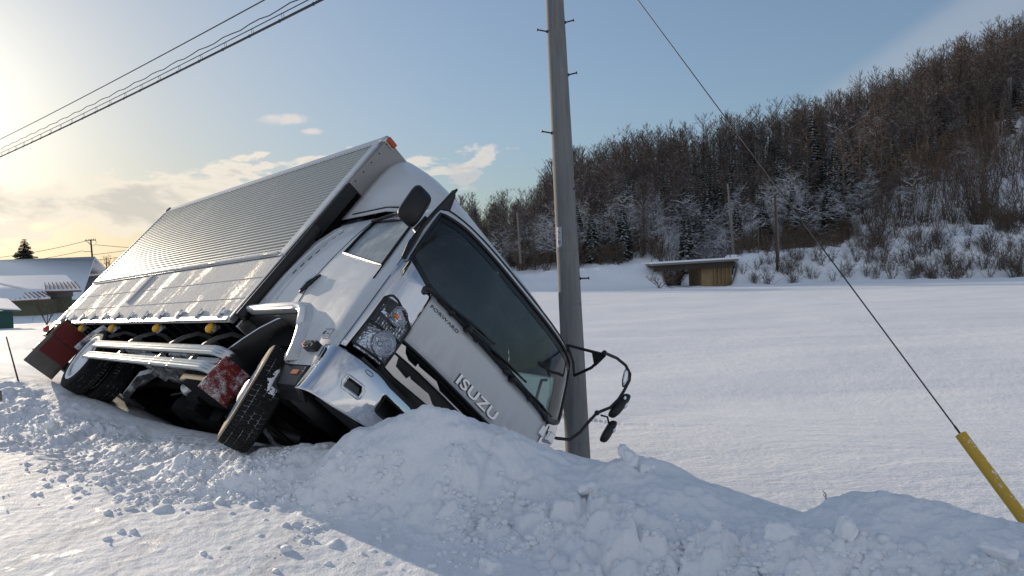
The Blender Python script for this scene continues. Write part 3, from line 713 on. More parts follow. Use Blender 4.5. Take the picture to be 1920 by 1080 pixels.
# snow guards: dark ribs standing clear of the thin snow near the eaves
for n_, (pa, pb, qa, qb, m_) in enumerate([(at(86, 543, 69.45), at(150, 541, 69.45), at(84, 531, 72.2), at(140, 529, 72.2), 9), (at(20, 563, 67), at(94, 557, 67), at(14, 553, 68.4), at(78, 547, 68.4), 9)]):
    mb = MB()
    for k in range(m_): f = k/(m_-1); mb.tube([I @ (pa.lerp(pb, f)+Vector((0, 0, .06))), I @ (qa.lerp(qb, f)+Vector((0, 0, .05)))], .045, 4)
    mb.build('roof_rib', M['roof_red'], o)
def wallbox(mb, x0, x1, y0, y1, z0, z1, I): mb.box(x0, x1, y0, y1, z0, z1, I)
mb = MB(); xl, xr, xb = at(-60, 560, 70.5).x, at(135, 560, 70.6).x, at(126, 560, 77).x; mb.add([I @ Vector((x, y, z)) for z in (-2.6, e1.z-.26) for x, y in ((xl, 70.6), (xr, 70.6), (xb, 77), (xl-1, 77))], [(0, 1, 5, 4), (1, 2, 6, 5), (2, 3, 7, 6), (3, 0, 4, 7), (4, 5, 6, 7)]); mb.build('wall', M['wall_olive'], o)
mb = MB(); wallbox(mb, at(-60, 560, 68).x, at(78, 560, 68).x, 68, 70.6, -2.6, w1.z-.27, I); mb.build('lean_to_wall', M['wall_olive'], o)
mb = MB(); wallbox(mb, at(84, 545, 70.5).x, at(136, 545, 70.5).x, 70.5, 70.6, e1.z-.75, e1.z-.27, I); mb.build('gable_board', M['wall_grey'], o)
tag(o, 'olive walled house with two snowy roof tiers and rusty red eaves', 'house')
# teal shed
o = empty('shed', (at(0, 600, 50).x, 50, -1.6)); I = Matrix.Translation(o.location).inverted()
mb = MB(); roof_quad(mb, [I @ p for p in (at(-80, 552, 54), at(16, 560, 54), at(40, 580, 48.5), at(-80, 574, 48.5))], .16); mb.build('roof', M['snow_lump'], o, .05)
mb = MB(); mb.tube([I @ (at(-80, 577, 48.5)), I @ (at(39, 583, 48.5))], .05, 4).tube([I @ at(39, 583, 48.5), I @ at(16, 563, 54)], .05, 4).build('roof_edge', M['wall_teal'], o)
mb = MB(); xl, xr, xb, zt = at(-80, 600, 49.2).x, at(25, 600, 49.3).x, at(12, 600, 53.6).x, at(20, 581, 49.2).z-.1
mb.add([I @ Vector((x, y, z)) for z in (-2.6, zt) for x, y in ((xl, 49.3), (xr, 49.3), (xb, 53.6), (xl-1, 53.6))], [(0, 1, 5, 4), (1, 2, 6, 5), (2, 3, 7, 6), (3, 0, 4, 7), (4, 5, 6, 7)]).build('wall', M['wall_teal'], o)
tag(o, 'small dark teal shed with a snowy lean-to roof at left edge', 'shed')
# round conifer above the far roof, far pole with transformer, wires
p = at(48, 500, 128)
name, tm, cm, _ = PROT['spruce'][0]
T, Lq = spruce_parts(8.2, rg, 24, .26); o = empty('pine_tree', (p.x, p.y, p.z-1.5)); mob('trunk', seg_mesh('trunk', T[:1], [M['bark']]), o)
M['pine_far'] = mat('pine_far', (.09, .085, .06), .9, 0, .1)
c_ = mob('crown', seg_mesh('crown', T[1:], [M['pine_far']], leaves=Lq), o); c_.scale = (1.25, 1.25, .8); tag(o, 'dense rounded pine rising behind the broad snowy roof', 'tree')
a, b = at(177, 520, 126), at(170, 449, 126); o = empty('utility_pole', a); I = Matrix.Translation(a).inverted(); B = I @ b
MB().tube([(0, 0, -1), B], [.17, .13], 10).build('shaft', M['old_wood'], o)
MB().tube([B+Vector((-1.0, 0, -.15)), B+Vector((.9, 0, -.15))], .07, 6).tube([B+Vector((-1.4, 0, -2.1)), B+Vector((.1, 0, -2.1))], .05, 6).build('crossarm', M['steel_dark'], o)
MB().tube([B+Vector((-.9, 0, -.1))+Vector((.8*math.sin(t*.5)*1.1, 0, -.2-.75*math.sin(t*.52)**2)) for t in range(7)], .03, 5).tube([B+Vector((.1+.85*math.cos(R(a_)), 0, -.55+.6*math.sin(R(a_)))) for a_ in range(90, -100, -20)], .03, 5).build('jumper_wire', M['cable'], o)
for dx_ in (-.8, -.3, .5, .8): MB().tube([B+Vector((dx_, 0, -.15)), B+Vector((dx_, 0, .12))], .05, 6).build('insulator', M['steel_dark'], o)
tag(o, 'wooden utility pole with crossarms rising above the far house roof', 'utility pole')
far_pole(199, 481, 200, 500, 128, .09, M['old_wood'], 'distant slim lamp post beside the sloping roof end')
for (ua, va, ub, vb, s_, l) in [(-60, 488, 160, 452, .5, 'upper wire running left from the far wooden pole'), (-60, 502, 156, 470, .4, 'lower wire running left from the far wooden pole'), (180, 459, 400, 468, .3, 'upper wire running right from the far wooden pole'), (172, 478, 420, 440, .2, 'second wire rising right behind the cargo box'), (178, 488, 420, 452, .2, 'lowest wire rising right behind the cargo box')]:
    wire('power_cable', sag(at(ua, va, 126), at(ub, vb, 126), s_), .04, l)
x_, y_ = at(205, 492, 140).x, 140
o = mob('bush', SB[0]); o.location = at(205, 503, 135); o.scale = (1.4, 1.4, 1.2); tag(o, 'small distant leafless tree between far roof and cargo box', 'tree')

# ------------------------------------------------------------------ the near pole, its cables and its guy
pb, pt = at(1085.5, 892, 7.6), at(1035, -120, 7.9)
po = empty('utility_pole', pb); I = Matrix.Translation(pb).inverted(); top = at(1024.5, -300, 8.0); ax = (top-pb)
def pole_pt(v):   # centre of the pole at photo row v
    f = (v-892)/(-300-892); z = None
    lo, hi = 0.0, 1.0
    for _ in range(40):
        mid_ = (lo+hi)/2; q = pb+ax*mid_
        if proj(*q)[1] > v: lo = mid_
        else: hi = mid_
    return pb+ax*lo
def pole_r(v): return np.interp(v, [-300, 0, 340, 640, 856, 900], [27, 34.5, 39.5, 43.5, 46, 46.5])/2/F_PX*7.75
pts = [pole_pt(v) for v in (-290, -100, 100, 300, 500, 700, 860, 892)]; 
mb = MB(); mb.tube([I @ (pb-ax.normalized()*1.2)]+[I @ p for p in pts[::-1]], [pole_r(900)]+[pole_r(v) for v in (892, 860, 700, 500, 300, 100, -100, -290)], 40); mb.build('shaft', M['pole'], po)
for v, sd in [(120/2.7, 1), (163/2.7, -1), (385/2.7, 1), (675/2.7, -1), (905/2.7, 1), (523, 1)]:
    p = I @ pole_pt(v); r_ = pole_r(v); d = Vector((sd, -.12, .18 if v < 300 else .02)).normalized(); L = .095 if sd > 0 else .11
    if v > 330 and v < 345: d = Vector((1, .1, .12)).normalized()
    s_ = p+Vector((sd*r_*.9, -r_*.25, 0)); mb = MB().tube([s_, s_+d*L], .008, 8).tube([s_+d*L, s_+d*(L+.012)], .015, 8).tube([s_-d*.01, s_+d*.02], .016, 8)
    mb.build('step_bolt', M['steel_dark'], po)
for v in (438, 470):
    p = I @ pole_pt(v); MB().lathe([(pole_r(v)+.003, -.004), (pole_r(v)+.003, .004)], 40, Matrix.Translation(p)).build('steel_band', M['concrete'], po)
p = I @ pole_pt(446); M['plate'] = mat('plate', (.42, .45, .5), .5)
mb = MB(); r_ = pole_r(446)+.004
def cylq(mb, cz0, cz1, a0, a1, rr_, n=6):
    P = [[p+Vector((rr_*math.sin(a), -rr_*math.cos(a), z)) for a in np.linspace(a0, a1, n)] for z in (cz0, cz1)]; mb.grid(P)
cylq(mb, -.10, .115, -1.12, -.52, r_); pl = mb.build('number_plate', M['plate'], po)
M['ink'] = mat('ink', (.04, .05, .09), .6)
mb = MB()
for a0, a1, z0, z1 in [(-.95, -.85, .06, .075), (-.78, -.70, .045, .062), (-.92, -.84, .025, .035), (-.98, -.90, -.005, .012), (-.76, -.68, .002, .012), (-.95, -.84, -.060, -.035), (-.76, -.68, -.062, -.028), (-.93, -.86, -.033, -.026)]: cylq(mb, z0, z1, a0, a1, r_+.0015, 3)
mb.build('plate_mark', M['ink'], pl)
for v, sx in [(356, .9), (570, .75), (663/3.375+560-60, .55)]:
    q = I @ pole_pt(v); MB().ball(q+Vector((pole_r(v)*sx, -pole_r(v)*.62, 0)), .010, 8, 5).build('hole_plug', M['steel_dark'], po)
tag(po, 'grey concrete utility pole the truck cab leans against', 'utility pole')
# guy wire and its yellow guard
att = pole_pt(-226); anc = at(1960, 1028, 3.55)
def on_guy(u):
    lo, hi = 0.0, 1.0
    for _ in range(40):
        m_ = (lo+hi)/2
        if proj(*att.lerp(anc, m_))[0] < u: lo = m_
        else: hi = m_
    return att.lerp(anc, lo)
gtop = on_guy(1801); o = empty('guy_wire', att); I2 = Matrix.Translation(att).inverted()
MB().tube([I2 @ att, I2 @ gtop.lerp(anc, .2)], .0042, 6).build('strand', M['cable'], o)
gd = (anc-gtop).normalized(); gb = anc+gd*.5
MB().tube([I2 @ gtop, I2 @ gb], .0300, 20).build('wire_guard', M['guard'], o)
MB().tube([I2 @ (gtop-gd*.05), I2 @ gtop], .006, 8).build('clamp', M['steel_dark'], o)
tag(o, 'slanting guy wire of the near pole with a yellow plastic guard', 'guy wire')
# overhead cables to the next pole down the road
q0 = att; far = Vector((q0.x-20.7, q0.y+21.2, 0))
def cable_px(u1, v1, name, r, label, v0=None, vend=None, ends=None):
    # ends given as photo rows where the cable leaves the left edge and the top edge
    (ua, va), (ub, vb) = ends
    # left end at far pole distance 28.5 at u=-?; right end near the pole top
    s = (vb-va)/(ub-ua); A = at(ua-60, va-60*s, 30.0); Bp = at(1000, vb+(1000-ub)*s, q0.y+.05)
    return A, Bp
M['black'] = mat('black_rubber', (.012, .012, .013), .55)
cabs = [((0, 258), (482, 0), .011, 'topmost single overhead cable above the cargo box'), ((0, 276), (545, 0), .009, 'thin twisted overhead wire just under the topmost cable'),
        ((0, 284), (565, 0), .0085, 'overhead messenger wire with hanging rings'), ((0, 291), (590, 0), .020, 'thick black overhead cable lowest in the bundle')]
CAB = []
for i, (e0_, e1_, r, l) in enumerate(cabs):
    A, Bp = cable_px(0, 0, '', r, l, ends=(e0_, e1_)); P = sag(A, Bp, .10, 90); P = [A+(A-Bp)*1.1, A+(A-Bp)*.5]+P
    if i == 1: P = [p+Vector((0, .0, .018*math.sin(k*1.9))) for k, p in enumerate(P)]
    CAB.append(wire('overhead_cable', P, r, l, 6))
    if i == 2: Pm = P[2:]
    if i == 3: Pt = P[2:]
def ring_me(rx, rz, r): 
    o_ = MB().tube([(rx*math.cos(t), 0, rz*math.sin(t)) for t in np.linspace(0, 2*PI, 9)], r, 4, False).build('hanger_ring', M['cable']); m_ = o_.data; bpy.data.objects.remove(o_); return m_
rA, rB = ring_me(.02, .05, .004), ring_me(.02, .03, .004)
for k in range(2, 88, 3):
    q = mob('hanger_ring', rA, CAB[2]); q.location = Pm[k].lerp(Pm[k+1], .3)-Vector((0, 0, .05)); q = mob('hanger_ring', rB, CAB[3]); q.location = Pt[k]
# thin snow stake and the orange tipped can by the rear of the truck
p1_, p0_ = at(12, 632, 9.6), at(32, 706, 9.2); o = MB().tube([p0_+(p0_-p1_)*.3, p1_], [.011, .008], 8).build('snow_stake', M['steel_dark']); tag(o, 'thin dark leaning stake stuck in snow behind the truck', 'stake')
M['orange'] = mat('orange', (.75, .12, .04), .5); M['kraft'] = mat('faded_band', (.28, .22, .17), .8)
c = at(6, 738, 7.9); o = empty('road_marker', c)
MB().tube([(-.35, .0, .06), (-.05, 0, .03)], .022, 12).build('orange_tube', M['orange'], o); MB().tube([(-.06, 0, .035), (-.055, 0, -.08)], .035, 14).build('cap', M['kraft'], o)
tag(o, 'orange road marker tube lying in the snow at left edge', 'marker')

# larger loose chunks on the berm
def chunk(u, v, D, r, seed, label, sc=(1, .8, .75)):
    p = at(u, v, D); rr_ = np.random.RandomState(seed*7+1); bm = bmesh.new()
    for k in range(14):
        d = nrm(rr_.normal(size=3)); d = np.sign(d)*np.abs(d)**.6; bm.verts.new(d*r*np.array(sc)*(.75+.3*rr_.rand()))
    h = bmesh.ops.convex_hull(bm, input=bm.verts); bmesh.ops.delete(bm, geom=[g for g in h['geom_interior'] if isinstance(g, bmesh.types.BMVert)], context='VERTS')
    bmesh.ops.triangulate(bm, faces=bm.faces); 
    for _ in range(3): bmesh.ops.subdivide_edges(bm, edges=bm.edges, cuts=1, use_grid_fill=True); bmesh.ops.smooth_vert(bm, verts=bm.verts, factor=.28, use_axis_x=True, use_axis_y=True, use_axis_z=True)
    bm.normal_update(); co = np.array([v_.co for v_ in bm.verts])/r
    n_ = vnoise(co[:, 0]*2.6+seed, co[:, 1]*2.6+co[:, 2]*2.1, seed)*.22+vnoise(co[:, 0]*7+seed, co[:, 1]*7+co[:, 2]*6, seed+3)*.09+vnoise(co[:, 0]*17, co[:, 1]*17+co[:, 2]*15, seed+5)*.04
    for v_, q in zip(bm.verts, n_): v_.co += v_.normal*float(q)*r
    me = bpy.data.meshes.new('snow_chunk'); bm.to_mesh(me); bm.free(); me.materials.append(M['snow_lump']); me.polygons.foreach_set('use_smooth', [True]*len(me.polygons))
    o = mob('snow_chunk', me); o.location = (p.x, p.y, gz(p.x, p.y)+r*sc[2]*.22); o.rotation_euler = (.12*math.sin(seed), .15*math.cos(seed), 1.1*seed); tag(o, label, 'snow chunk')
chunk(930, 1052, 3.25, .075, 1, 'round snow chunk lying at the foot of the berm near the bottom edge', (1.1, 1, .85))
chunk(1172, 880, 4.0, .095, 2, 'angular snow block on the berm crest just right of the pole', (1.1, .6, 1.0))
chunk(1215, 892, 3.95, .055, 3, 'small snow block leaning right of the angular crest block')
chunk(1105, 915, 3.75, .085, 4, 'wide snow chunk with a flat top below the pole', (1.5, .8, .55))
chunk(1465, 1008, 2.95, .075, 5, 'dirty rounded snow chunk in the middle of the right berm', (1.2, 1, .9))
chunk(1365, 985, 3.1, .07, 6, 'snow chunk just left of the dirty rounded one', (1.3, 1, .8))
chunk(1590, 1010, 2.8, .065, 7, 'upright snow chunk on the berm right of the dirty one', (.9, .8, 1.1))
chunk(1870, 1055, 2.45, .06, 8, 'pale snow chunk near the bottom right corner', (1.2, 1, .8))
chunk(235, 833, 5.9, .055, 9, 'small dark shaded snow chunk on the left berm below the rear wheels')
chunk(310, 880, 5.1, .05, 10, 'snow chunk at the road edge left of the front wheel')
chunk(98, 785, 7.2, .09, 11, 'flat sided snow chunk at the far left end of the berm', (1, .9, .9))

# crumbs of broken snow over the face of the berm
def crumbs():
    rc = np.random.RandomState(5); g = (1+5**.5)/2
    I0 = np.array([(-1, g, 0), (1, g, 0), (-1, -g, 0), (1, -g, 0), (0, -1, g), (0, 1, g), (0, -1, -g), (0, 1, -g), (g, 0, -1), (g, 0, 1), (-g, 0, -1), (-g, 0, 1)])/1.9
    Ft = np.array([(0, 11, 5), (0, 5, 1), (0, 1, 7), (0, 7, 10), (0, 10, 11), (1, 5, 9), (5, 11, 4), (11, 10, 2), (10, 7, 6), (7, 1, 8), (3, 9, 4), (3, 4, 2), (3, 2, 6), (3, 6, 8), (3, 8, 9), (4, 9, 5), (2, 4, 11), (6, 2, 10), (8, 6, 7), (9, 8, 1)])
    N = 26000; seg = rc.randint(4, len(CR)-3, N); t = rc.rand(N); base = CR[seg]*(1-t[:, None])+CR[seg+1]*t[:, None]
    off = rc.normal(.42, .38, N); ex = CR[seg+1]-CR[seg]; nx = np.stack([ex[:, 1], -ex[:, 0]], 1); nx /= np.linalg.norm(nx, axis=1)[:, None]
    x = base[:, 0]+nx[:, 0]*off; y = base[:, 1]+nx[:, 1]*off
    patchy = vnoise(x*1.4, y*1.4, 120)+.5*vnoise(x*4, y*4, 121); d, _ = crest(x, y)
    keep_ = (patchy > -.10)*(d < .05)*(d > -1.35)*(y > .8)*(np.hypot(x, y) < 10)*((d < -.25) | (x < -1.5))*(rc.rand(N) < np.interp(x, [-2.2, -.8], [.85, .22]))*(rc.rand(N) < np.interp(d, [-1.2, -.7], [.15, 1])); x, y = x[keep_], y[keep_]; n = len(x)
    z = ground(x, y)[0]; r = .005+.020*rc.rand(n)**3.5+(rc.rand(n) < .03)*.015*rc.rand(n)
    V = I0[None]*(1+.35*rc.normal(size=(n, 12, 1)).clip(-1, 1))*np.stack([1+.4*rc.rand(n), .7+.5*rc.rand(n), .6+.4*rc.rand(n)], 1)[:, None]*r[:, None, None]
    a = rc.rand(n)*6.28; c, s_ = np.cos(a)[:, None], np.sin(a)[:, None]; V = np.stack([V[..., 0]*c-V[..., 1]*s_, V[..., 0]*s_+V[..., 1]*c, V[..., 2]], -1)+np.stack([x, y, z+r*.12], 1)[:, None]
    Fq = (Ft[None]+np.arange(n)[:, None, None]*12).reshape(-1, 3); o = mob('snow_crumbs', np_mesh('snow_crumbs', V.reshape(-1, 3), Fq, True, [M['snow_lump']])); o['kind'] = 'stuff'; print('crumbs', n)
crumbs()
# ================================================================== the truck
# pose in camera axes (x right, y down, z ahead), solved from the photograph
TR = ((0.69714, 0.54879, 0.46133), (-0.03999, 0.67224, -0.73926), (-0.71582, 0.49691, 0.49059)); TT = (-0.75015, 1.62382, 4.86485)
_fl = Matrix(((1, 0, 0), (0, -1, 0), (0, 0, -1)))
TM = CAM_M @ (Matrix.Translation(_fl @ Vector(TT)) @ (_fl @ Matrix(TR)).to_4x4())
truck = empty('truck'); truck.matrix_world = TM
tag(truck, 'white box truck rolled half over off the road against the concrete pole', 'truck')
TMI = TM.inverted()
# ---- paint and metals
def frost(base, rough, amt=.5, scale=9, lo=.52, hi=.78, metal=0.0, coat=0.0, up=.0):
    def f(T, b):
        v = objco(T); g = T.n('ShaderNodeNewGeometry'); nz = T.n('ShaderNodeSeparateXYZ', {0: g.outputs['Normal']}).outputs[2]
        n = T.noise(scale, 6, .65, v); n2 = T.noise(scale*11, 4, .7, v)
        k = T.m('ADD', T.m('ADD', T.m('MULTIPLY', n, .65), T.m('MULTIPLY', n2, .35)), T.m('MULTIPLY', nz, up))
        k = T.m('MULTIPLY', T.ramp(k, lo, hi), amt)
        T.set(b.inputs['Base Color'], T.mix(k, base, (.80, .83, .87)))
        T.set(b.inputs['Roughness'], T.m('ADD', rough, T.m('MULTIPLY', k, .6)))
        if metal: T.set(b.inputs['Metallic'], T.m('MULTIPLY', T.m('SUBTRACT', 1.0, k), metal))
        b.inputs['Coat Weight'].default_value = coat
        bump(T, b, T.m('MULTIPLY', k, n2), .35, .004)
    return f
M['paint'] = mat('white_paint', (.5, .5, .5), .3, 0, .5, frost((.62, .64, .66), .30, .45, 5, .50, .85, 0, .35, .08))
M['paint_front'] = mat('front_paint', (.5, .5, .5), .3, 0, .5, frost((.58, .59, .60), .34, .25, 6, .55, .9, 0, .2))
M['fairing'] = mat('fairing_paint', (.5, .5, .5), .3, 0, .5, frost((.60, .62, .64), .38, .30, 3, .55, .9, 0, .1))
M['chrome'] = mat('chrome', (.72, .73, .75), .10, 1.0, .5, frost((.70, .71, .73), .085, .18, 14, .62, .85, 1.0))
M['bright_trim'] = mat('bright_trim', (.5, .5, .5), .16, 1.0, .5, frost((.46, .45, .44), .15, .12, 14, .62, .85, 1.0))
M['alu'] = mat('aluminium', (.6, .6, .6), .3, 1.0, .5, frost((.58, .58, .57), .32, .45, 12, .50, .80, .95))
M['dull_metal'] = mat('dull_metal', (.3, .3, .3), .45, .8, .5, frost((.30, .285, .27), .42, .25, 9, .58, .85, .85))
M['wing'] = mat('corrugated_aluminium', (.6, .6, .6), .3, 1.0, .5, frost((.35, .365, .355), .40, .26, 1.2, .50, .80, 1.0))
def m_flap(T, b):
    v = objco(T); a = T.n('ShaderNodeMapping', {'Vector': v, 'Scale': (1.0, 1.0, .35), 'Rotation': (0, .6, 0)}).outputs[0]
    n = T.noise(3.2, 6, .62, a); n2 = T.noise(34, 5, .7, v)
    k = T.ramp(T.m('ADD', T.m('MULTIPLY', n, .7), T.m('MULTIPLY', n2, .3)), .38, .52)
    T.set(b.inputs['Base Color'], T.mix(k, (.36, .35, .33), (.66, .65, .63))); T.set(b.inputs['Roughness'], T.m('ADD', .5, T.m('MULTIPLY', k, .4)))
    T.set(b.inputs['Metallic'], T.m('MULTIPLY', T.m('SUBTRACT', 1.0, k), .25)); bump(T, b, T.m('ADD', n2, T.m('MULTIPLY', n, 1.4)), .8, .012)
M['wing_snow'] = mat('snow_dusted_flap', (.6, .6, .6), .6, 0, .3, m_flap)
M['dark'] = mat('black_plastic', (.012, .012, .013), .42, 0, .4, frost((.011, .011, .012), .40, .30, 30, .66, .85))
M['chassis'] = mat('chassis', (.012, .011, .010), .85, 0, .08, frost((.010, .009, .009), .7, .25, 14, .66, .90, 0, 0, .05))
M['snowy_metal'] = mat('snow_crusted_metal', (.2, .2, .2), .7, 0, .3, frost((.05, .05, .05), .6, 1.0, 9, .38, .60, 0, 0, .12))
M['bracket_grey'] = mat('bracket_grey', (.2, .2, .2), .5, .4, .4, frost((.20, .20, .195), .45, .5, 9, .5, .75))
M['rubber'] = mat('tyre_rubber', (.012, .012, .012), .8, 0, .25, frost((.010, .010, .0105), .78, .30, 24, .64, .85))
def grimy(base, rough, amt, scale, zlo, zhi):
    f0 = frost(base, rough, amt, scale, .50, .85, 0, .3, .08)
    def f(T, b):
        f0(T, b); v = objco(T); z = T.n('ShaderNodeSeparateXYZ', {0: v}).outputs[2]
        st = T.n('ShaderNodeMapping', {'Vector': v, 'Scale': (5, 5, 1.2)}).outputs[0]; n = T.noise(2.2, 7, .7, st); sp = T.noise(70, 3, .6, v)
        k = T.m('MULTIPLY', T.m('SUBTRACT', 1.0, T.ramp(z, zlo, zhi)), T.ramp(n, .30, .70))
        k = T.m('ADD', T.m('MULTIPLY', k, .55), T.m('MULTIPLY', T.ramp(sp, .66, .74), .25), clamp=True)
        old = b.inputs['Base Color'].links[0].from_socket; T.set(b.inputs['Base Color'], T.mix(k, old, (.33, .32, .30)))
        oldr = b.inputs['Roughness'].links[0].from_socket; T.set(b.inputs['Roughness'], T.m('ADD', oldr, T.m('MULTIPLY', k, .4)))
    return f
M['paint'] = mat('white_paint_grimy', (.5, .5, .5), .3, 0, .5, grimy((.60, .62, .64), .30, .5, 5, .55, 1.5))
M['paint_front'] = mat('front_paint_grimy', (.5, .5, .5), .3, 0, .5, grimy((.56, .57, .58), .34, .3, 6, .95, 1.35))
def m_groove(T, b):
    n = T.noise(7, 5, .7, objco(T)); T.set(b.inputs['Base Color'], T.mix(T.ramp(n, .44, .62), (.04, .04, .04), (.50, .51, .53)))
M['groove'] = mat('snow_in_grooves', (.6, .62, .65), .8, 0, .2, m_groove)
M['red'] = mat('red_mudflap', (.30, .02, .02), .55, 0, .4, frost((.19, .018, .017), .55, .9, 9, .47, .62))
M['red_far'] = mat('red_mudflap_plain', (.25, .02, .02), .6, 0, .4, frost((.15, .018, .017), .6, .35, 6, .58, .85))
M['flap_grey'] = mat('grey_mudflap', (.12, .11, .10), .8, 0, .3, rough_var((.15, .135, .12), .2, 9))

M['reflector'] = mat('reflector', (.78, .80, .84), .22, 1.0, .5, lambda T, b: bump(T, b, T.n('ShaderNodeTexVoronoi', {'Vector': objco(T), 'Scale': 45.0}).outputs[0], .6, .01))
M['amber'] = mat('amber_lens', (.75, .20, .03), .25, 0, .5)
M['amber_dark'] = mat('amber_lens_dark', (.42, .07, .02), .3, 0, .5)
M['yellow'] = mat('yellow_lens', (.80, .42, .01), .3, 0, .5, lambda T, b: bump(T, b, T.noise(60, 3, .6, objco(T)), .5, .003))
M['redlens'] = mat('red_lens', (.65, .02, .03), .25, 0, .5)
def m_glass(tint, gloss=.06):
    m = bpy.data.materials.new('window_glass'); m.use_nodes = True; T = NT(m.node_tree)
    for n in list(m.node_tree.nodes): m.node_tree.nodes.remove(n)
    v = objco(T); fr = T.n('ShaderNodeFresnel', {'IOR': 1.5}).outputs[0]
    tr = T.n('ShaderNodeBsdfTransparent', {'Color': (*tint, 1)}); gl = T.n('ShaderNodeBsdfGlossy', {'Color': (.9, .93, .95, 1), 'Roughness': gloss})
    mx = T.n('ShaderNodeMixShader', {0: T.m('ADD', T.m('MULTIPLY', fr, .9), .02), 1: tr.outputs[0], 2: gl.outputs[0]})
    return m, T, mx.outputs[0], v
def finish(m, T, sh): T.n('ShaderNodeOutputMaterial', {'Surface': sh}); return m
m_, T_, sh_, v_ = m_glass((.86, .89, .92), .04); M['lens'] = finish(m_, T_, sh_)
m_, T_, sh_, v_ = m_glass((.74, .77, .76), .03); dfw_ = T_.n('ShaderNodeBsdfDiffuse', {'Color': (.42, .44, .45, 1)}); M['windshield'] = finish(m_, T_, T_.n('ShaderNodeMixShader', {0: T_.m('ADD', T_.m('MULTIPLY', T_.ramp(T_.noise(2.6, 6, .7, v_, .8), .40, .75), .07), .02), 1: sh_, 2: dfw_.outputs[0]}).outputs[0])
m_, T_, sh_, v_ = m_glass((.62, .95, .86), .03); tl_ = T_.n('ShaderNodeBsdfTranslucent', {'Color': (.66, .97, .90, 1)}); M['window_far'] = finish(m_, T_, T_.n('ShaderNodeMixShader', {0: .62, 1: sh_, 2: tl_.outputs[0]}).outputs[0])
m_, T_, sh_, v_ = m_glass((.16, .20, .22), .12)
n_ = T_.noise(7, 5, .65, v_); df = T_.n('ShaderNodeBsdfDiffuse', {'Color': (.55, .60, .64, 1)})
M['window_frost'] = finish(m_, T_, T_.n('ShaderNodeMixShader', {0: T_.m('ADD', T_.m('MULTIPLY', T_.ramp(n_, .42, .75), .30), .45), 1: sh_, 2: df.outputs[0]}).outputs[0])
M['interior'] = mat('cab_interior', (.05, .05, .051), .8, 0, .2)
M['mirror_glass'] = mat('mirror_glass', (.7, .72, .75), .03, 1.0)
M['letter'] = mat('letter_chrome', (.75, .76, .78), .18, 1.0)
M['grey_decal'] = mat('grey_decal', (.10, .10, .11), .4, .3)

# ---- cab surface
def ip(z, xs_, ys_): return float(np.interp(z, xs_, ys_))
ZT = [.30, .70, 1.0, 1.40, 1.65, 1.9, 2.1, 2.2, 2.27, 2.33, 2.36]
WT = [1.085, 1.10, 1.10, 1.10, 1.085, 1.062, 1.035, 1.0, .94, .82, .60]
FT = [-.02, .0, .0, -.01, -.06, -.125, -.185, -.235, -.31, -.43, -.62]
BT = [-1.95, -1.95, -1.95, -1.98, -2.0, -1.97, -1.86, -1.76, -1.66, -1.52, -1.35]
DC, PC = .35, 3.2
def Wz(z): return ip(z, ZT, WT)
def Fz(z): return ip(z, ZT, FT)
def Bz(z): return ip(z, ZT, BT)
def front_pt(th, z, off=0.0):     # th from pi/2 (side) to 0 (centre), right-hand side (y<0)
    W_, F_ = Wz(z), Fz(z); s, c = abs(math.sin(th)), abs(math.cos(th))
    y = -W_*s**(2/PC); x = F_-DC*(1-c**(2/PC))
    if off:
        nx, ny = c**(2-2/PC)/DC, -s**(2-2/PC)/W_; l = math.hypot(nx, ny) or 1; x += nx/l*off; y += ny/l*off
    return (x, y, z)
def side_pt(x, z, off=0.0):       # right side
    return (x, -Wz(z)-off-(.012*math.sin((z-.5)*1.9) if z < 2 else 0), z)
def col(c, z, off=0.0):
    k, v = c
    if k == 'x': return side_pt(v(z) if callable(v) else v, z, off)
    return front_pt(v, z, off)
def th_for(r): return math.asin(min(1, r**(PC/2)))
def th_y(y, z): return th_for(abs(y)/Wz(z))
TH_W, TH_D, TH_P = th_for(.952), th_for(.982), th_for(.795/1.1)
def mir(P): return [[(p[0], -p[1], p[2]) if p else None for p in row] for row in P]
def patch(cols, lo, hi, n, off=0.0):
    P = []
    for c in cols:
        l = lo(c) if callable(lo) else lo; h = hi(c) if callable(hi) else hi
        P.append([col(c, l+(h-l)*i/n, off) for i in range(n+1)])
    return P
def lerpf(a, b, f): return a+(b-a)*f
xe = lambda z: Fz(z)-DC
WR = lambda z: lerpf(-1.14, -1.19, (z-1.6)/.45)            # rear edge of the door glass
def xcols(f0, f1, n): return [('x', (lambda z, k=k: lerpf(f0(z) if callable(f0) else f0, f1(z) if callable(f1) else f1, k/n))) for k in range(n+1)]
def tcols(a, b, n): return [('t', lerpf(a, b, k/n)) for k in range(n+1)]
def cx_at(c, z): return col(c, z)[0]
ARX = [-1.96, -1.12, -1.02, -.95, -.90, -.84, -.78, -.735, -.70, -.66]
ARZ = [1.005, 1.0, .985, .95, .90, .82, .74, .66, .58, .52]
def lower(c):
    x = cx_at(c, .8); return ip(x, ARX, ARZ) if x < -.66 else .52
wb_side = lambda c: ip(cx_at(c, 1.5), [-1.19, -.95, -.37], [1.67, 1.60, 1.43]); wt_side = lambda c: ip(cx_at(c, 2.0), [-1.19, -.53], [2.085, 2.04])
def wsb(c):                                            # lower edge of windscreen
    y = abs(col(c, 1.5)[1]); return 1.425+.155*max(0, (y-.78)/.27)**1.5
wst = lambda c: 2.135-.03*max(0, (abs(col(c, 2.1)[1])-.8)/.2)
TOP = 2.33
full_side = [('x', x) for x in ()]
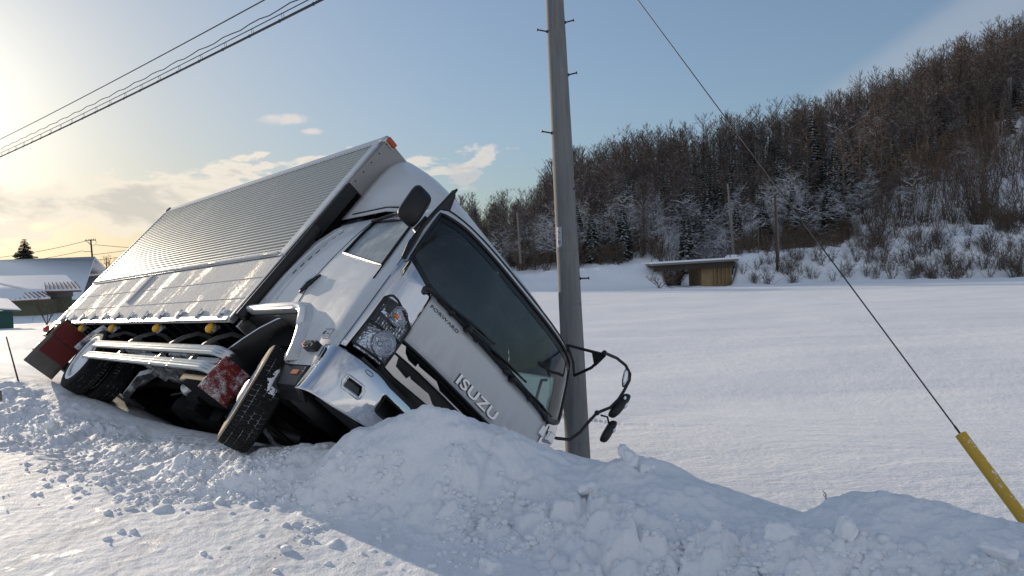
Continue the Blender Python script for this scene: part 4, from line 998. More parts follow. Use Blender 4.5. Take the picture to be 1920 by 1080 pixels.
def cab_side(flip):
    P_list = []
    rear = xcols(Bz, WR, 5); win = xcols(WR, xe, 8); pil = tcols(PI/2, TH_D, 3); pil2 = tcols(TH_D, TH_W, 1)
    allside = [('x', Bz)]+[('x', (lambda z, x=x: max(x, Bz(z)+.01))) for x in (-1.7, -1.5, -1.3, -1.19, -1.13, -1.08, -1.03, -.99, -.95, -.92, -.89, -.86, -.82, -.78, -.75, -.72, -.70, -.68, -.66, -.6, -.5, -.42)]+[('x', xe)]+pil[1:]
    P_list.append(patch(allside, lower, 1.30, 12))                      # lower door and wing
    low2 = rear; P_list.append(patch(rear, 1.30, 2.30, 14)); 
    P_list.append(patch(win, 1.30, wb_side, 4)); P_list.append(patch(win, wt_side, 2.30, 6))
    P_list.append(patch(pil, 1.30, 2.30, 14)); P_list.append(patch(pil2, 1.56, 2.30, 8))
    return [mir(P) for P in P_list] if flip else P_list
cab = empty('cab'); bpy.data.objects.remove(cab)
mb = MB()
for fl in (0, 1):
    for P in cab_side(fl): mb.grid(P)
# header over the windscreen and roof
hd = tcols(TH_W, 0, 14)
for fl in (0, 1):
    P = patch(hd, wst, 2.30, 6); mb.grid(mir(P) if fl else P)
P = patch(tcols(PI/2, 0, 18), 2.30, 2.36, 5)
for fl in (0, 1): mb.grid(mir(P) if fl else P)
rows = []
for i in range(9):
    z = 2.30+.06*(i/8); rows.append([(Bz(z), lerpf(-Wz(z), Wz(z), k/10), z) for k in range(11)])
mb.grid(rows)
for fl in (0, 1):
    P = patch(xcols(Bz, xe, 6), 2.30, 2.36, 5); mb.grid(mir(P) if fl else P)
z = 2.36; mb.grid([[(lerpf(Bz(z), Fz(z)-DC, i/4), lerpf(-Wz(z), Wz(z), k/6), z+.02*math.sin(PI*i/4)*math.sin(PI*k/6)) for k in range(7)] for i in range(5)])
mb.grid([[(Fz(z)-DC*(i/3), lerpf(-1, 1, k/6)*Wz(z)*(.55 if i == 0 else .86 if i == 1 else .97 if i == 2 else 1), z-.002) for k in range(7)] for i in range(4)])
# rear wall of the cab
mb.grid([[(Bz(zz)-.0, lerpf(-Wz(zz), Wz(zz), k/6), zz) for k in range(7)] for zz in np.linspace(1.0, 2.3, 10)])
cab = mb.build('cab', M['paint'], truck, solid=0)
# seams of the door, boxed marks, vents
def decal_line(pts, r, m, parent, name): return MB().tube(pts, r, 4).build(name, m, parent)
sd = lambda x, z, o=.0015: side_pt(x, z, o)
decal_line([sd(-1.235, 2.10), sd(-1.26, 1.9), sd(-1.27, 1.6), sd(-1.27, 1.4), sd(-1.24, 1.2), sd(-1.20, 1.06)], .004, M['dark'], cab, 'door_seam')
decal_line([sd(-1.235, 2.10), sd(-1.0, 2.125), sd(-.8, 2.12), sd(-.56, 2.085)], .004, M['dark'], cab, 'door_seam')
decal_line([front_pt(TH_D, z_, .001) for z_ in np.linspace(.72, 1.56, 9)], .0035, M['dark'], cab, 'door_seam')
for k in range(7):
    x = -1.70+.005*k; z_ = 1.45+.085*k; MB().tube([sd(x-.05+.02*k, z_, .002), sd(x-.05+.02*k, z_+.05, .002)], .007, 4).build('vent_slot', M['grey_decal'], cab)
# raised panel behind the door
mb = MB(); mb.tube([sd(-1.84, 1.15, .0), sd(-1.86, 1.5, .0), sd(-1.83, 1.85, .0), sd(-1.70, 2.07, .0)], .012, 6).tube([sd(-1.66, 1.15, .0), sd(-1.66, 1.5, .0), sd(-1.62, 1.85, .0), sd(-1.52, 2.07, .0)], .012, 6).build('pressed_rib', M['paint'], cab)
# flared wheel arch lip
ar = [(-1.99, .995)]+list(zip(ARX[1:], ARZ[1:]))
P = []
for i, (x, z_) in enumerate(ar):
    nx, nz = (0, 1) if i < 2 else (.35*i/3, 1-.07*i); 
    l = math.hypot(nx, nz); nx /= l; nz /= l; wdt = .055 if i < 5 else .045-.005*(i-5)
    P.append([(x+nx*a, -1.10-o, z_+nz*a) for a, o in ((-.004, -.03), (-.004, wdt), (.015, wdt+.006), (.05, wdt*.75), (.10, wdt*.2), (.12, -.004))])
for fl in (0, 1): MB().grid(mir(P) if fl else P).build('arch_flare', M['paint'], cab, solid=.006)
P = [[(p[0]+0, p[1], p[2]) for p in row[1:4]] for row in P[:6]]
MB().grid([[(x+.0, y-.004, z_+.012) for x, y, z_ in row] for row in P]).build('snow_crust', M['snow_lump'], cab, solid=.016, off=0)
# black arch liner behind the flare and over the wheel, chrome edged mudguard behind it
for s_ in (-1, 1):
    P = [[(x-.01, s_*y, z_-.012) for y in (1.10, .55, .45)] for x, z_ in [(-2.0, .99)]+list(zip(ARX[1:], ARZ[1:]))+[(-.62, .34)]]
    MB().grid(P).build('arch_liner', M['dark'], truck, solid=.01)
    gp = [(-1.28, 1.01), (-1.47, .965), (-1.66, .87), (-1.80, .76), (-1.90, .66), (-1.97, .55)]
    MB().grid([[(x, s_*y, z_) for y in (1.06, .98, .72)] for x, z_ in gp]).build('mudguard', M['dark'], truck, solid=.012)
    MB().tube([(x, s_*1.062, z_+.005) for x, z_ in gp], .007, 8).build('mudguard_edge', M['chrome'], truck)
# door handle
hb = MB(); hb.tube([side_pt(-1.305, 1.20, .004), side_pt(-1.27, 1.27, .006), side_pt(-1.19, 1.39, .004)], [.012, .030, .012], 10).build('door_handle', M['dark'], cab)
MB().tube([side_pt(-1.295, 1.215, .03), side_pt(-1.26, 1.29, .042), side_pt(-1.205, 1.375, .03)], .010, 8).build('door_handle', M['chrome'], cab)
# side windows
for fl, mm in ((0, 'window_frost'), (1, 'window_far')):
    c_ = xcols(WR, xe, 8); P = patch(c_, wb_side, wt_side, 6, -.012); w = MB().grid(mir(P) if fl else P).build('side_window', M[mm], truck)
    c2 = patch(c_, wb_side, wt_side, 6, .001); edge = [c2[i][0] for i in range(9)]+[c2[8][j] for j in range(1, 7)]+[c2[i][6] for i in range(7, -1, -1)]+[c2[0][j] for j in range(5, -1, -1)]
    if fl: edge = [(x, -y, z_) for x, y, z_ in edge]
    MB().tube(edge, .012, 6, False).build('window_seal', M['dark'], w)
    if not fl:
        fr_ = [side_pt(cx_at(c_[i], 1.6)+.0, wb_side(c_[i])+.012, -.006) for i in range(0, 8)]; MB().tube(fr_, .006, 5).build('snow_strip', M['snow_lump'], w)
        MB().tube([side_pt(-1.19, 2.075, .02), side_pt(-.9, 2.115, .03), side_pt(-.6, 2.10, .03), side_pt(-.5, 2.06, .015)], .015, 8).build('rain_visor', M['dark'], w)
# windscreen
wc = tcols(TH_W, 0, 12); P = patch(wc, lambda c: wsb(c), lambda c: wst(c), 8, -.008); P2 = P+mir(P)[::-1][1:]
ws = MB().grid(P2).build('windscreen', M['windshield'], truck)
P3 = patch(wc, wsb, wst, 8, .002); e_ = [P3[i][0] for i in range(12, -1, -1)]+[P3[0][j] for j in range(1, 9)]+[P3[i][8] for i in range(1, 13)]
MB().tube(e_+[(x, -y, z_) for x, y, z_ in e_[::-1]], .016, 6, False).build('windscreen_seal', M['dark'], ws)
P4 = patch(wc, lambda c: wst(c)-.075, lambda c: wst(c), 2, -.004); MB().grid(P4+mir(P4)[::-1][1:]).build('tint_band', M['dark'], ws)
P4 = patch(wc, wsb, lambda c: wsb(c)+.035, 1, -.004); MB().grid(P4+mir(P4)[::-1][1:]).build('tint_band', M['dark'], ws)
# header visor line
MB().tube([front_pt(t, 2.205, .004) for t in np.linspace(TH_W, 0, 12)]+[(x, -y, z_) for x, y, z_ in [front_pt(t, 2.205, .004) for t in np.linspace(0, TH_W, 12)]][1:], .008, 6).build('roof_gutter', M['dark'], cab)
# interior: floor, dash, seats, wheel
inn = MB(); inn.box(-1.9, -.12, -1.02, 1.02, 1.0, 1.06).box(-1.9, -1.7, -1.0, 1.0, 1.06, 2.2); inn.build('cab_floor', M['interior'], truck)
MB().box(-.42, -.13, -.98, .98, 1.1, 1.46).box(-.55, -.42, -.98, .2, 1.1, 1.38).build('dashboard', M['interior'], truck, .04)
for y0 in (-.85, .35): MB().box(-1.35, -.85, y0, y0+.5, 1.06, 1.35).box(-1.5, -1.32, y0, y0+.5, 1.3, 1.95).build('seat', M['interior'], truck, .05)
MB().lathe([(.20+.013*math.cos(a), .013*math.sin(a)) for a in np.linspace(0, 2*PI, 9)], 32, Matrix.Translation((-.62, -.55, 1.52)) @ Matrix.Rotation(R(-35), 4, 'Y')).tube([(-.62, -.55, 1.52), (-.45, -.55, 1.3)], .03, 8).tube([(-.62, -.74, 1.52), (-.62, -.36, 1.52)], .012, 6).build('steering_wheel', M['interior'], truck)
MB().tube([(-.50, .97, 1.50), (-.45, .93, 1.62), (-.50, .90, 1.90), (-.52, .97, 1.95)], .014, 8).build('grab_handle', M['dark'], truck)
# corner panels (bright) each side of the front panel, around the lamps
HL_in, HL_out = .83, 1.075
def hl_top(y): return ip(abs(y), [.79, .88, .97, 1.015, 1.04], [1.10, 1.16, 1.215, 1.225, 1.18])
for s_, nm in ((0, 'r'), (1, 'l')):
    mb = MB()
    cc = tcols(TH_D, TH_P, 16)
    lo_ = lambda c: max(.72, min(hl_top(col(c, .9)[1]), 1.18)) if abs(col(c, .9)[1]) < 1.042 else .72
    P = patch(cc, lo_, lambda c: wsb(c)-.006 if c[1] < TH_W else 1.56, 14, .004); mb.grid(mir(P) if s_ else P)
    mb.build('corner_panel', M['chrome'], truck, solid=.006)
    # lamp cluster
    hl = MB(); sg = -1 if not s_ else 1
    hc = tcols(th_for(1.04/1.1), TH_P, 10)
    P = patch(hc,   .768, lambda c: hl_top(col(c, .9)[1])-.012, 12, -.09); hl.grid(mir(P) if s_ else P)
    head = hl.build('headlight', M['dark'], truck)
    P = patch(hc,   .768, lambda c: hl_top(col(c, .9)[1])-.012, 12, .006); g = MB().grid(mir(P) if s_ else P).build('lens', M['lens'], head)
    ed = [P[i][0] for i in range(11)]+[P[10][j] for j in range(1, 13)]+[P[i][12] for i in range(9, -1, -1)]+[P[0][j] for j in range(11, -1, -1)]
    mid = [front_pt(c[1], .958, .008) for k, c in enumerate(hc)]
    if s_: ed = [(x, -y, z_) for x, y, z_ in ed]; mid = [(x, -y, z_) for x, y, z_ in mid]
    MB().tube(ed, .009, 6, False).tube(mid, .011, 6).build('lamp_frame', M['dark'], head)
    C0 = Vector((-.065, sg*.905, .865)); ax_ = Matrix.Translation(C0) @ Matrix.Rotation(R(90), 4, 'Y')
    MB().lathe([(.001, -.055), (.045, -.05), (.075, -.02), (.092, .03), (.094, .05)], 28, ax_).build('reflector', M['reflector'], head)
    MB().ball(C0+Vector((-.01, 0, 0)), .022, 10, 6).build('bulb', M['lens'], head)
    C1 = Vector((-.075, sg*.915, 1.095)); MB().lathe([(.001, -.03), (.04, -.025), (.07, .01), (.075, .03)], 24, Matrix.Translation(C1) @ Matrix.Rotation(R(90), 4, 'Y')).build('reflector', M['reflector'], head)
    MB().box(C1.x-.005, C1.x+.012, C1.y-.022, C1.y+.012, C1.z-.012, C1.z+.012).build('indicator_bulb', M['amber'], head)
    mb = MB()
    for k in range(11): yk = sg*(.80+.020*k); mb.box(-.075-.005*k, -.066-.005*k, yk-.006, yk+.006, .972, 1.075 if k < 4 else 1.025)
    mb.build('lamp_ribbing', M['reflector'], head)
    MB().grid(patch(hc, .77, lambda c: hl_top(col(c, .9)[1])-.014, 4, -.062) if not s_ else mir(patch(hc, .77, lambda c: hl_top(col(c, .9)[1])-.014, 4, -.062))).build('lamp_backing', M['reflector'], head)
# front panel with lettering
cc = tcols(TH_P-.012, 0, 12); P = patch(cc, 1.0, 1.385, 8, .0); P = P+mir(P)[::-1][1:]
fp = MB().grid(P).build('front_panel', M['paint_front'], truck, solid=.012)
P = patch(tcols(TH_P, 0, 12), 1.39, wsb, 3, -.012); P = P+mir(P)[::-1][1:]; MB().grid(P).build('cowl_panel', M['paint_front'], truck)
P = patch(tcols(TH_P, 0, 12), .60, 1.02, 3, -.13); P = P+mir(P)[::-1][1:]; MB().grid(P).build('grille_backing', M['dark'], truck)
mb = MB(); P = patch(tcols(TH_P, 0, 12), .985, .999, 1, .0); mb.grid(P+mir(P)[::-1][1:]); P = patch(tcols(TH_P, 0, 12), .60, .64, 1, -.02); mb.grid(P+mir(P)[::-1][1:]); gr = mb.build('grille', M['dark'], truck, solid=.03)
def fy(y, z_, o=.0):  # point on the front surface at given y
    th = th_y(y, z_); p = front_pt(th, z_, o); return Vector((p[0], y, p[2]))
def bar(poly, name, o0=-.015, o1=.012):
    """poly of (y,z) on the right half of the front; mirrored twin too"""
    for s_ in (-1, 1):
        mb = MB(); n = len(poly); V = []
        for o in (o0, o1): V += [tuple(Vector((fy(-abs(y), z_, o).x, s_*abs(y), z_))) for y, z_ in poly]
        mb.add(V, [tuple(range(n))[::-1], tuple(range(n, 2*n))]+[(i, (i+1) % n, n+(i+1) % n, n+i) for i in range(n)]); mb.build(name, M['bright_trim'], gr, .004)
bar([(-.79, .885), (-.79, .965), (-.75, .970), (-.725, .930), (-.68, .906), (-.61, .904), (-.605, .938), (-.585, .925), (-.40, .935), (-.34, .902), (-.09, .900), (-.0, .900), (-.0, .884), (-.34, .886), (-.56, .886), (-.75, .884)], 'grille_bar')
bar([(-.79, .755), (-.79, .872), (-.75, .872), (-.73, .812), (-.62, .795), (-.605, .828), (-.585, .815), (-.40, .825), (-.33, .79), (-.0, .785), (-.0, .770), (-.40, .752), (-.70, .742)], 'grille_bar')
# lettering
def text_part(txt, name, m, w, h, centre, ext, parent, bold=0.0, M3=None, font=None):
    cu = bpy.data.curves.new(name, 'FONT'); cu.body = txt; cu.extrude = ext; cu.align_x = 'CENTER'; cu.align_y = 'CENTER'; cu.offset = bold; cu.bevel_depth = 0; cu.space_character = 1.08
    to = bpy.data.objects.new(name, cu); COL.objects.link(to); bpy.context.view_layer.update()
    me = bpy.data.meshes.new_from_object(to.evaluated_get(bpy.context.evaluated_depsgraph_get())); bpy.data.objects.remove(to)
    co = np.array([v.co for v in me.vertices]); mn, mx = co.min(0), co.max(0); c = (mn+mx)/2
    for v in me.vertices:
        a, b_ = (v.co.x-c[0])/(mx[0]-mn[0])*w, (v.co.y-c[1])/(mx[1]-mn[1])*h
        v.co = M3(a, b_, v.co.z)
    me.materials.clear(); me.materials.append(m); return mob(name, me, parent)
cz_, cy_ = 1.07, -.015
text_part('ISUZU', 'badge_lettering', M['letter'], .49, .084, None, .010, fp, .018, lambda a, b_, e: tuple(fy(cy_+a+b_*.10 if abs(cy_+a) > 0 else cy_, cz_+b_, .006+e)))
text_part('ISUZU', 'badge_outline', M['grey_decal'], .499, .091, None, .003, fp, .030, lambda a, b_, e: tuple(fy(cy_+a+b_*.10, cz_+b_, .004+e)))
text_part('FORWARD', 'badge_lettering', M['grey_decal'], .30, .026, None, .002, fp, .01, lambda a, b_, e: tuple(fy(-.61+a, 1.335+b_, .003+e)))
def sidetext(cx0, cz0): return lambda a, b_, e: side_pt(cx0+a, cz0+b_, .003+e)
text_part('給', 'door_mark', M['grey_decal'], .032, .034, None, .0008, cab, 0, lambda a, b_, e: side_pt(-.455-b_*.0+a*1.0, .795+b_, .002+e))
text_part('一', 'door_mark', M['grey_decal'], .030, .006, None, .0008, cab, .01, lambda a, b_, e: side_pt(-.40+a, .785+b_, .002+e))
MB().tube([side_pt(-.47, .825, .002), side_pt(-.36, .825, .002), side_pt(-.355, .745, .002), side_pt(-.44, .745, .002)], .002, 4).build('door_mark_box', M['grey_decal'], cab)
# side marker lamp on the wing, lower black sill with an amber reflector
mk = MB().box(-.515, -.365, -1.155, -1.095, .625, .69).build('side_indicator', M['dark'], truck, .012)
MB().box(-.49, -.395, -1.168, -1.15, .637, .678).build('indicator_lens', M['lens'], mk, .006); MB().box(-.515, -.49, -1.166, -1.12, .637, .678).build('indicator_lens', M['amber'], mk, .006)
for s_ in (-1, 1):
    P = [[(x, s_*y, z_) for (y, z_) in ((1.0, .525), (1.088, .52), (1.10, .50), (1.085, .36), (.98, .30))] for x in (-.70, -.66, -.58, -.48, -.38, -.31)]
    P[0] = [(-.69, y, z_+.01) for (_, y, z_) in P[0]]
    st = MB().grid(P).build('step_sill', M['dark'], truck, solid=.02)
    MB().box(-.52, -.43, s_*1.094-.006, s_*1.094+.006, .44, .475).build('reflector_strip', M['amber'], st)
# bumper
BW, BF, BD = 1.105, .045, .35
def bpnt(y, z_, o=0.0):
    t = min(1, abs(y)/BW); k = .035*((z_-.5)/.2)**2; x = BF-BD*(1-(1-t**3.4)**(1/3.4))-k+o; return (x, y, z_)
def bum_top(y): a = abs(y); return ip(a, [0, .40, .47, .70, .74, .80, 1.1], [.60, .60, .655, .665, .68, .69, .695])
def bum_bot(y): a = abs(y); return ip(a, [0, .5, .75, .95, 1.1], [.40, .38, .345, .325, .33])
ys = [-BW+1e-4, -1.1035, -1.10, -1.094, -1.085, -1.07, -1.05]+list(np.linspace(-1.02, 1.02, 69))+[1.05, 1.07, 1.085, 1.094, 1.10, 1.1035, BW-1e-4]
def hole(y, z_):
    a = abs(y)
    return (.845 < a < .975 and .465 < z_ < .54) or (.50 < a < .69 and .47 < z_ < .595-(.69-a)*0.05) or (a < .42 and z_ < .55 and z_ > .43)
NZ = 26
P = [[bpnt(y, lerpf(bum_bot(y), bum_top(y), k/NZ)) for k in range(NZ+1)] for y in ys]
mb = MB(); idx = {}
V = []; Fc = []
for i in range(len(ys)):
    for k in range(NZ+1): idx[i, k] = len(V); V.append(P[i][k])
for i in range(len(ys)-1):
    for k in range(NZ):
        c = [P[i][k], P[i+1][k], P[i+1][k+1], P[i][k+1]]; my = sum(q[1] for q in c)/4; mz = sum(q[2] for q in c)/4
        if not hole(my, mz): Fc.append((idx[i, k], idx[i+1, k], idx[i+1, k+1], idx[i, k+1]))
# side returns
bu = MB().add(V, Fc, True)
for s_ in (-1, 1):
    e_ = [bpnt(s_*(BW-1e-4), lerpf(.33, .695, k/8)) for k in range(9)]; bu.grid([[(x, y, z_) for x, y, z_ in e_], [(-.40, y, z_) for x, y, z_ in e_], ] if False else [[p for p in e_], [(p[0]-.03, p[1], p[2]) for p in e_]])
bu = bu.build('bumper', M['chrome'], truck, solid=.012)
for s_ in (-1, 1):
    f_ = MB(); yy = (.838, 1.032)
    f = MB().box(-.24, -.16, s_*.80 if s_ > 0 else -1.0, s_*1.0 if s_ > 0 else -.80, .43, .56).build('fog_light', M['dark'], bu)
    P = [[bpnt(s_*y, zc, -.02) for zc in (.455, .50, .55)] for y in np.linspace(.83, .985, 8)]
    MB().grid(P).build('fog_lens', M['lens'], f)
    rim = [bpnt(s_*y, .462, .006) for y in np.linspace(.838, .965, 8)]+[bpnt(s_*.982, .50, .006)]+[bpnt(s_*y, .545, .006) for y in np.linspace(.980, .86, 8)]+[bpnt(s_*.84, .51, .006)]; rim.append(rim[0])
    MB().tube(rim, .012, 8, False).build('fog_bezel', M['chrome'], f)
    C0 = Vector((-.12, s_*.90, .502)); MB().lathe([(.001, -.02), (.03, -.01), (.045, .03), (.05, .045)], 20, Matrix.Translation(C0) @ Matrix.Rotation(R(90), 4, 'Y')).build('fog_reflector', M['reflector'], f)
    rim = [bpnt(s_*y, z_, .004) for y, z_ in ((.50, .475), (.50, .585), (.69, .595), (.69, .47), (.50, .475))]; MB().tube(rim, .010, 6, False).build('intake_rim', M['dark'], bu)
    MB().tube([bpnt(s_*(.865+.032*math.cos(a)), .648+.014*math.sin(a), .002) for a in np.linspace(0, 2*PI, 15)], .002, 5).build('tow_eye_cover', M['grey_decal'], bu)
MB().box(-.30, -.075, -.95, .95, .36, .72).build('bumper_beam', M['dark'], truck)
# wipers
def wiper(py, pz, ey, ez, b0, b1):
    a = fy(py, pz, .03); e = fy(ey, ez, .05); w = MB().tube([a, a.lerp(e, .35)+Vector((.012, 0, 0)), e], [.016, .011, .007], 6).tube([a+Vector((-.03, 0, 0)), a+Vector((.02, 0, 0))], .026, 10)
    w.ball(a+Vector((.01, 0, 0)), .028, 8, 6); w = w.build('wiper', M['dark'], truck)
    p, q = fy(b0[0], b0[1], .018), fy(b1[0], b1[1], .018); MB().tube([p, p.lerp(q, .5)+Vector((.006, 0, 0)), q], .009, 4).tube([p.lerp(q, .2)+Vector((.012, 0, .0)), p.lerp(q, .5)+Vector((.026, 0, .004)), p.lerp(q, .8)+Vector((.012, 0, 0))], .006, 4).build('wiper_blade', M['dark'], w)
wiper(-.86, 1.405, -.36, 1.455, (-.72, 1.43), (-.12, 1.50)); wiper(-.42, 1.40, .08, 1.455, (-.25, 1.425), (.34, 1.485)); wiper(.18, 1.395, .60, 1.44, (.26, 1.415), (.80, 1.47))
MB().tube([fy(y, 1.412, .012) for y in np.linspace(-.74, .80, 14)], .017, 6).build('cowl_grille', M['dark'], truck)
for yy in (-.60, -.30, .10, .45, .72): MB().ball(fy(yy, 1.405, .018), .024, 8, 6, (1, 1.4, 1)).build('cowl_clip', M['dark'], truck)
# driver's side mirror and its black bracket
mr = MB().tube([(-.09, -1.135, 1.46), (-.14, -1.13, 1.60), (-.17, -1.125, 1.78), (-.16, -1.12, 1.95), (-.12, -1.115, 2.10), (-.10, -1.115, 2.20)], [.020, .030, .020, .018, .022, .010], 8)
mr.tube([(-.17, -1.125, 1.72), (-.30, -1.10, 1.80), (-.24, -1.115, 1.92)], .016, 8)
mr.prism([(-1.13, 1.90), (-1.11, 2.21), (-1.075, 2.17), (-1.04, 2.05), (-1.10, 2.0)], 0, -.17, -.13)
arm_ = mr.build('mirror_arm', M['dark'], truck)
# housing: rounded box seen from its front (convex shell)
def housing(c, ux, uz, wdt, hgt, dep, name, parent, m='dark', n=18, k=3.2):
    c, ux, uz = Vector(c), Vector(ux).normalized(), Vector(uz).normalized(); uy = ux.cross(uz).normalized(); V, Fc = [], []; rows = [(0, .0), (.0, .97), (.10, 1.0), (.35, .97), (.75, .80), (.95, .5), (1.0, 0)]
    for t, s in rows:
        for i in range(n*2):
            a = PI*i/n; ca, sa = math.cos(a), math.sin(a); rr_ = (abs(ca)**k+abs(sa)**k)**(-1/k)
            V.append(c+ux*(ca*rr_*wdt/2*s)+uz*(sa*rr_*hgt/2*s)+uy*(t*dep))
    N = 2*n; Fc = [(j*N+i, j*N+(i+1) % N, (j+1)*N+(i+1) % N, (j+1)*N+i) for j in range(len(rows)-1) for i in range(N)]
    return MB().add(V, Fc, True).build(name, M[m], parent, ang=50)
hm = housing((-.25, -1.245, 1.90), (.10, 1.0, .02), (-.05, -.04, 1), .185, .335, .075, 'mirror_housing', arm_, k=4.6)
# passenger side mirror frame
P_ = lambda x, y, z_: Vector((x, y, z_))
L = MB().tube([P_(.12, .84, 2.19), P_(.10, 1.03, 2.28), P_(.10, 1.17, 2.31), P_(.10, 1.27, 2.29), P_(.10, 1.30, 2.24), P_(.10, 1.295, 2.12), P_(.09, 1.29, 2.02), P_(.08, 1.25, 1.90), P_(.06, 1.15, 1.77), P_(.05, 1.12, 1.66), P_(.03, 1.10, 1.53), P_(.01, 1.05, 1.42), P_(-.04, .95, 1.36), P_(-.05, .92, 1.355)], .014, 10)
L.tube([P_(-.33, .82, 2.25), P_(-.12, .86, 2.23), P_(.11, .86, 2.185)], .014, 8).tube([P_(-.22, .97, 2.02), P_(-.03, .93, 2.09), P_(.11, .86, 2.175)], .014, 8).tube([P_(-.33, .82, 2.25), P_(-.27, .93, 2.14), P_(-.22, .97, 2.02)], .012, 8)
GQ = [P_(-.06, .865, 2.225), P_(.12, .850, 2.20), P_(.12, .855, 2.17), P_(-.0, .918, 2.105)]
L.add(GQ+[p+Vector((.008, .012, 0)) for p in GQ], [(0, 1, 2, 3), (7, 6, 5, 4), (0, 4, 5, 1), (1, 5, 6, 2), (2, 6, 7, 3), (3, 7, 4, 0)])
L.ball((.12, .84, 2.19), .024, 8, 6).ball((.06, 1.15, 1.77), .024, 8, 6)
la = L.build('mirror_frame', M['dark'], truck)
q_ = housing((.085, 1.335, 1.98), (.45, 1.0, .35), (.0, .22, 1), .105, .31, .07, 'mirror_housing', la)
q_ = housing((.08, 1.36, 1.72), (.85, .9, .3), (.0, .10, 1), .085, .24, .06, 'mirror_housing', la)
MB().tube([P_(.07, 1.20, 1.78), P_(.07, 1.28, 1.82), P_(.08, 1.36, 1.76)], .009, 6).build('mirror_stem', M['dark'], la)
MB().ball((.09, 1.245, 2.235), .088, 14, 8, (.22, .34, 1.0), Matrix.Rotation(R(20), 3, 'X')).build('under_mirror', M['mirror_glass'], la)
MB().ball((.083, 1.250, 2.232), .094, 14, 8, (.17, .34, 1.0), Matrix.Rotation(R(20), 3, 'X')).build('under_mirror_shell', M['dark'], la)
for p_, r_ in (((.14, 1.345, 2.00), .030), ((.135, 1.31, 2.05), .018), ((.14, 1.36, 1.74), .018)): MB().ball(p_, r_, 8, 6, (.6, .9, 1.2)).build('snow_clump', M['snow_lump'], la)
MB().box(-.08, -.03, .86, .93, 1.28, 1.37).build('mirror_base', M['chrome'], truck, .008)
MB().box(-.06, -.02, .73, .79, 1.26, 1.35).build('panel_latch', M['chrome'], truck, .006)
# ---- roof fairing
def fr_sec(x):
    t = max(0, (x+.52)/(-2.0+.52)); h = 2.36+1.02*t**.80; w = .74+.255*min(1, t*2.0)**.6; return h, w
secs = []
for x in list(np.linspace(-.52, -.80, 7))+list(np.linspace(-.9, -2.02, 10)):
    h, w = fr_sec(x); b0 = 2.33; n = 15; row = []
    for k in range(2*n+1):
        s = -1+k/n; a = abs(s)                                   # superellipse arch section
        ang = a*PI/2; yy = w*math.copysign(math.sin(ang)**(2/6.5), s) if a else 0; zz = b0-.04+(h-b0+.04)*max(0, math.cos(ang))**(2/6.5)
        row.append((x-.06*(1-a**2)*0, yy, zz))
    secs.append(row)
fr = MB().grid(secs); fr = fr.build('roof_fairing', M['fairing'], truck, solid=.010)
MB().tube([(x, -fr_sec(x)[1]-.002, 2.335) for x in np.linspace(-.75, -1.85, 9)], .009, 6).build('fairing_seal', M['dark'], fr)
MB().box(-1.98, -1.70, -.97, -.86, 2.20, 2.66).build('gap_screen', M['dark'], truck, .03)
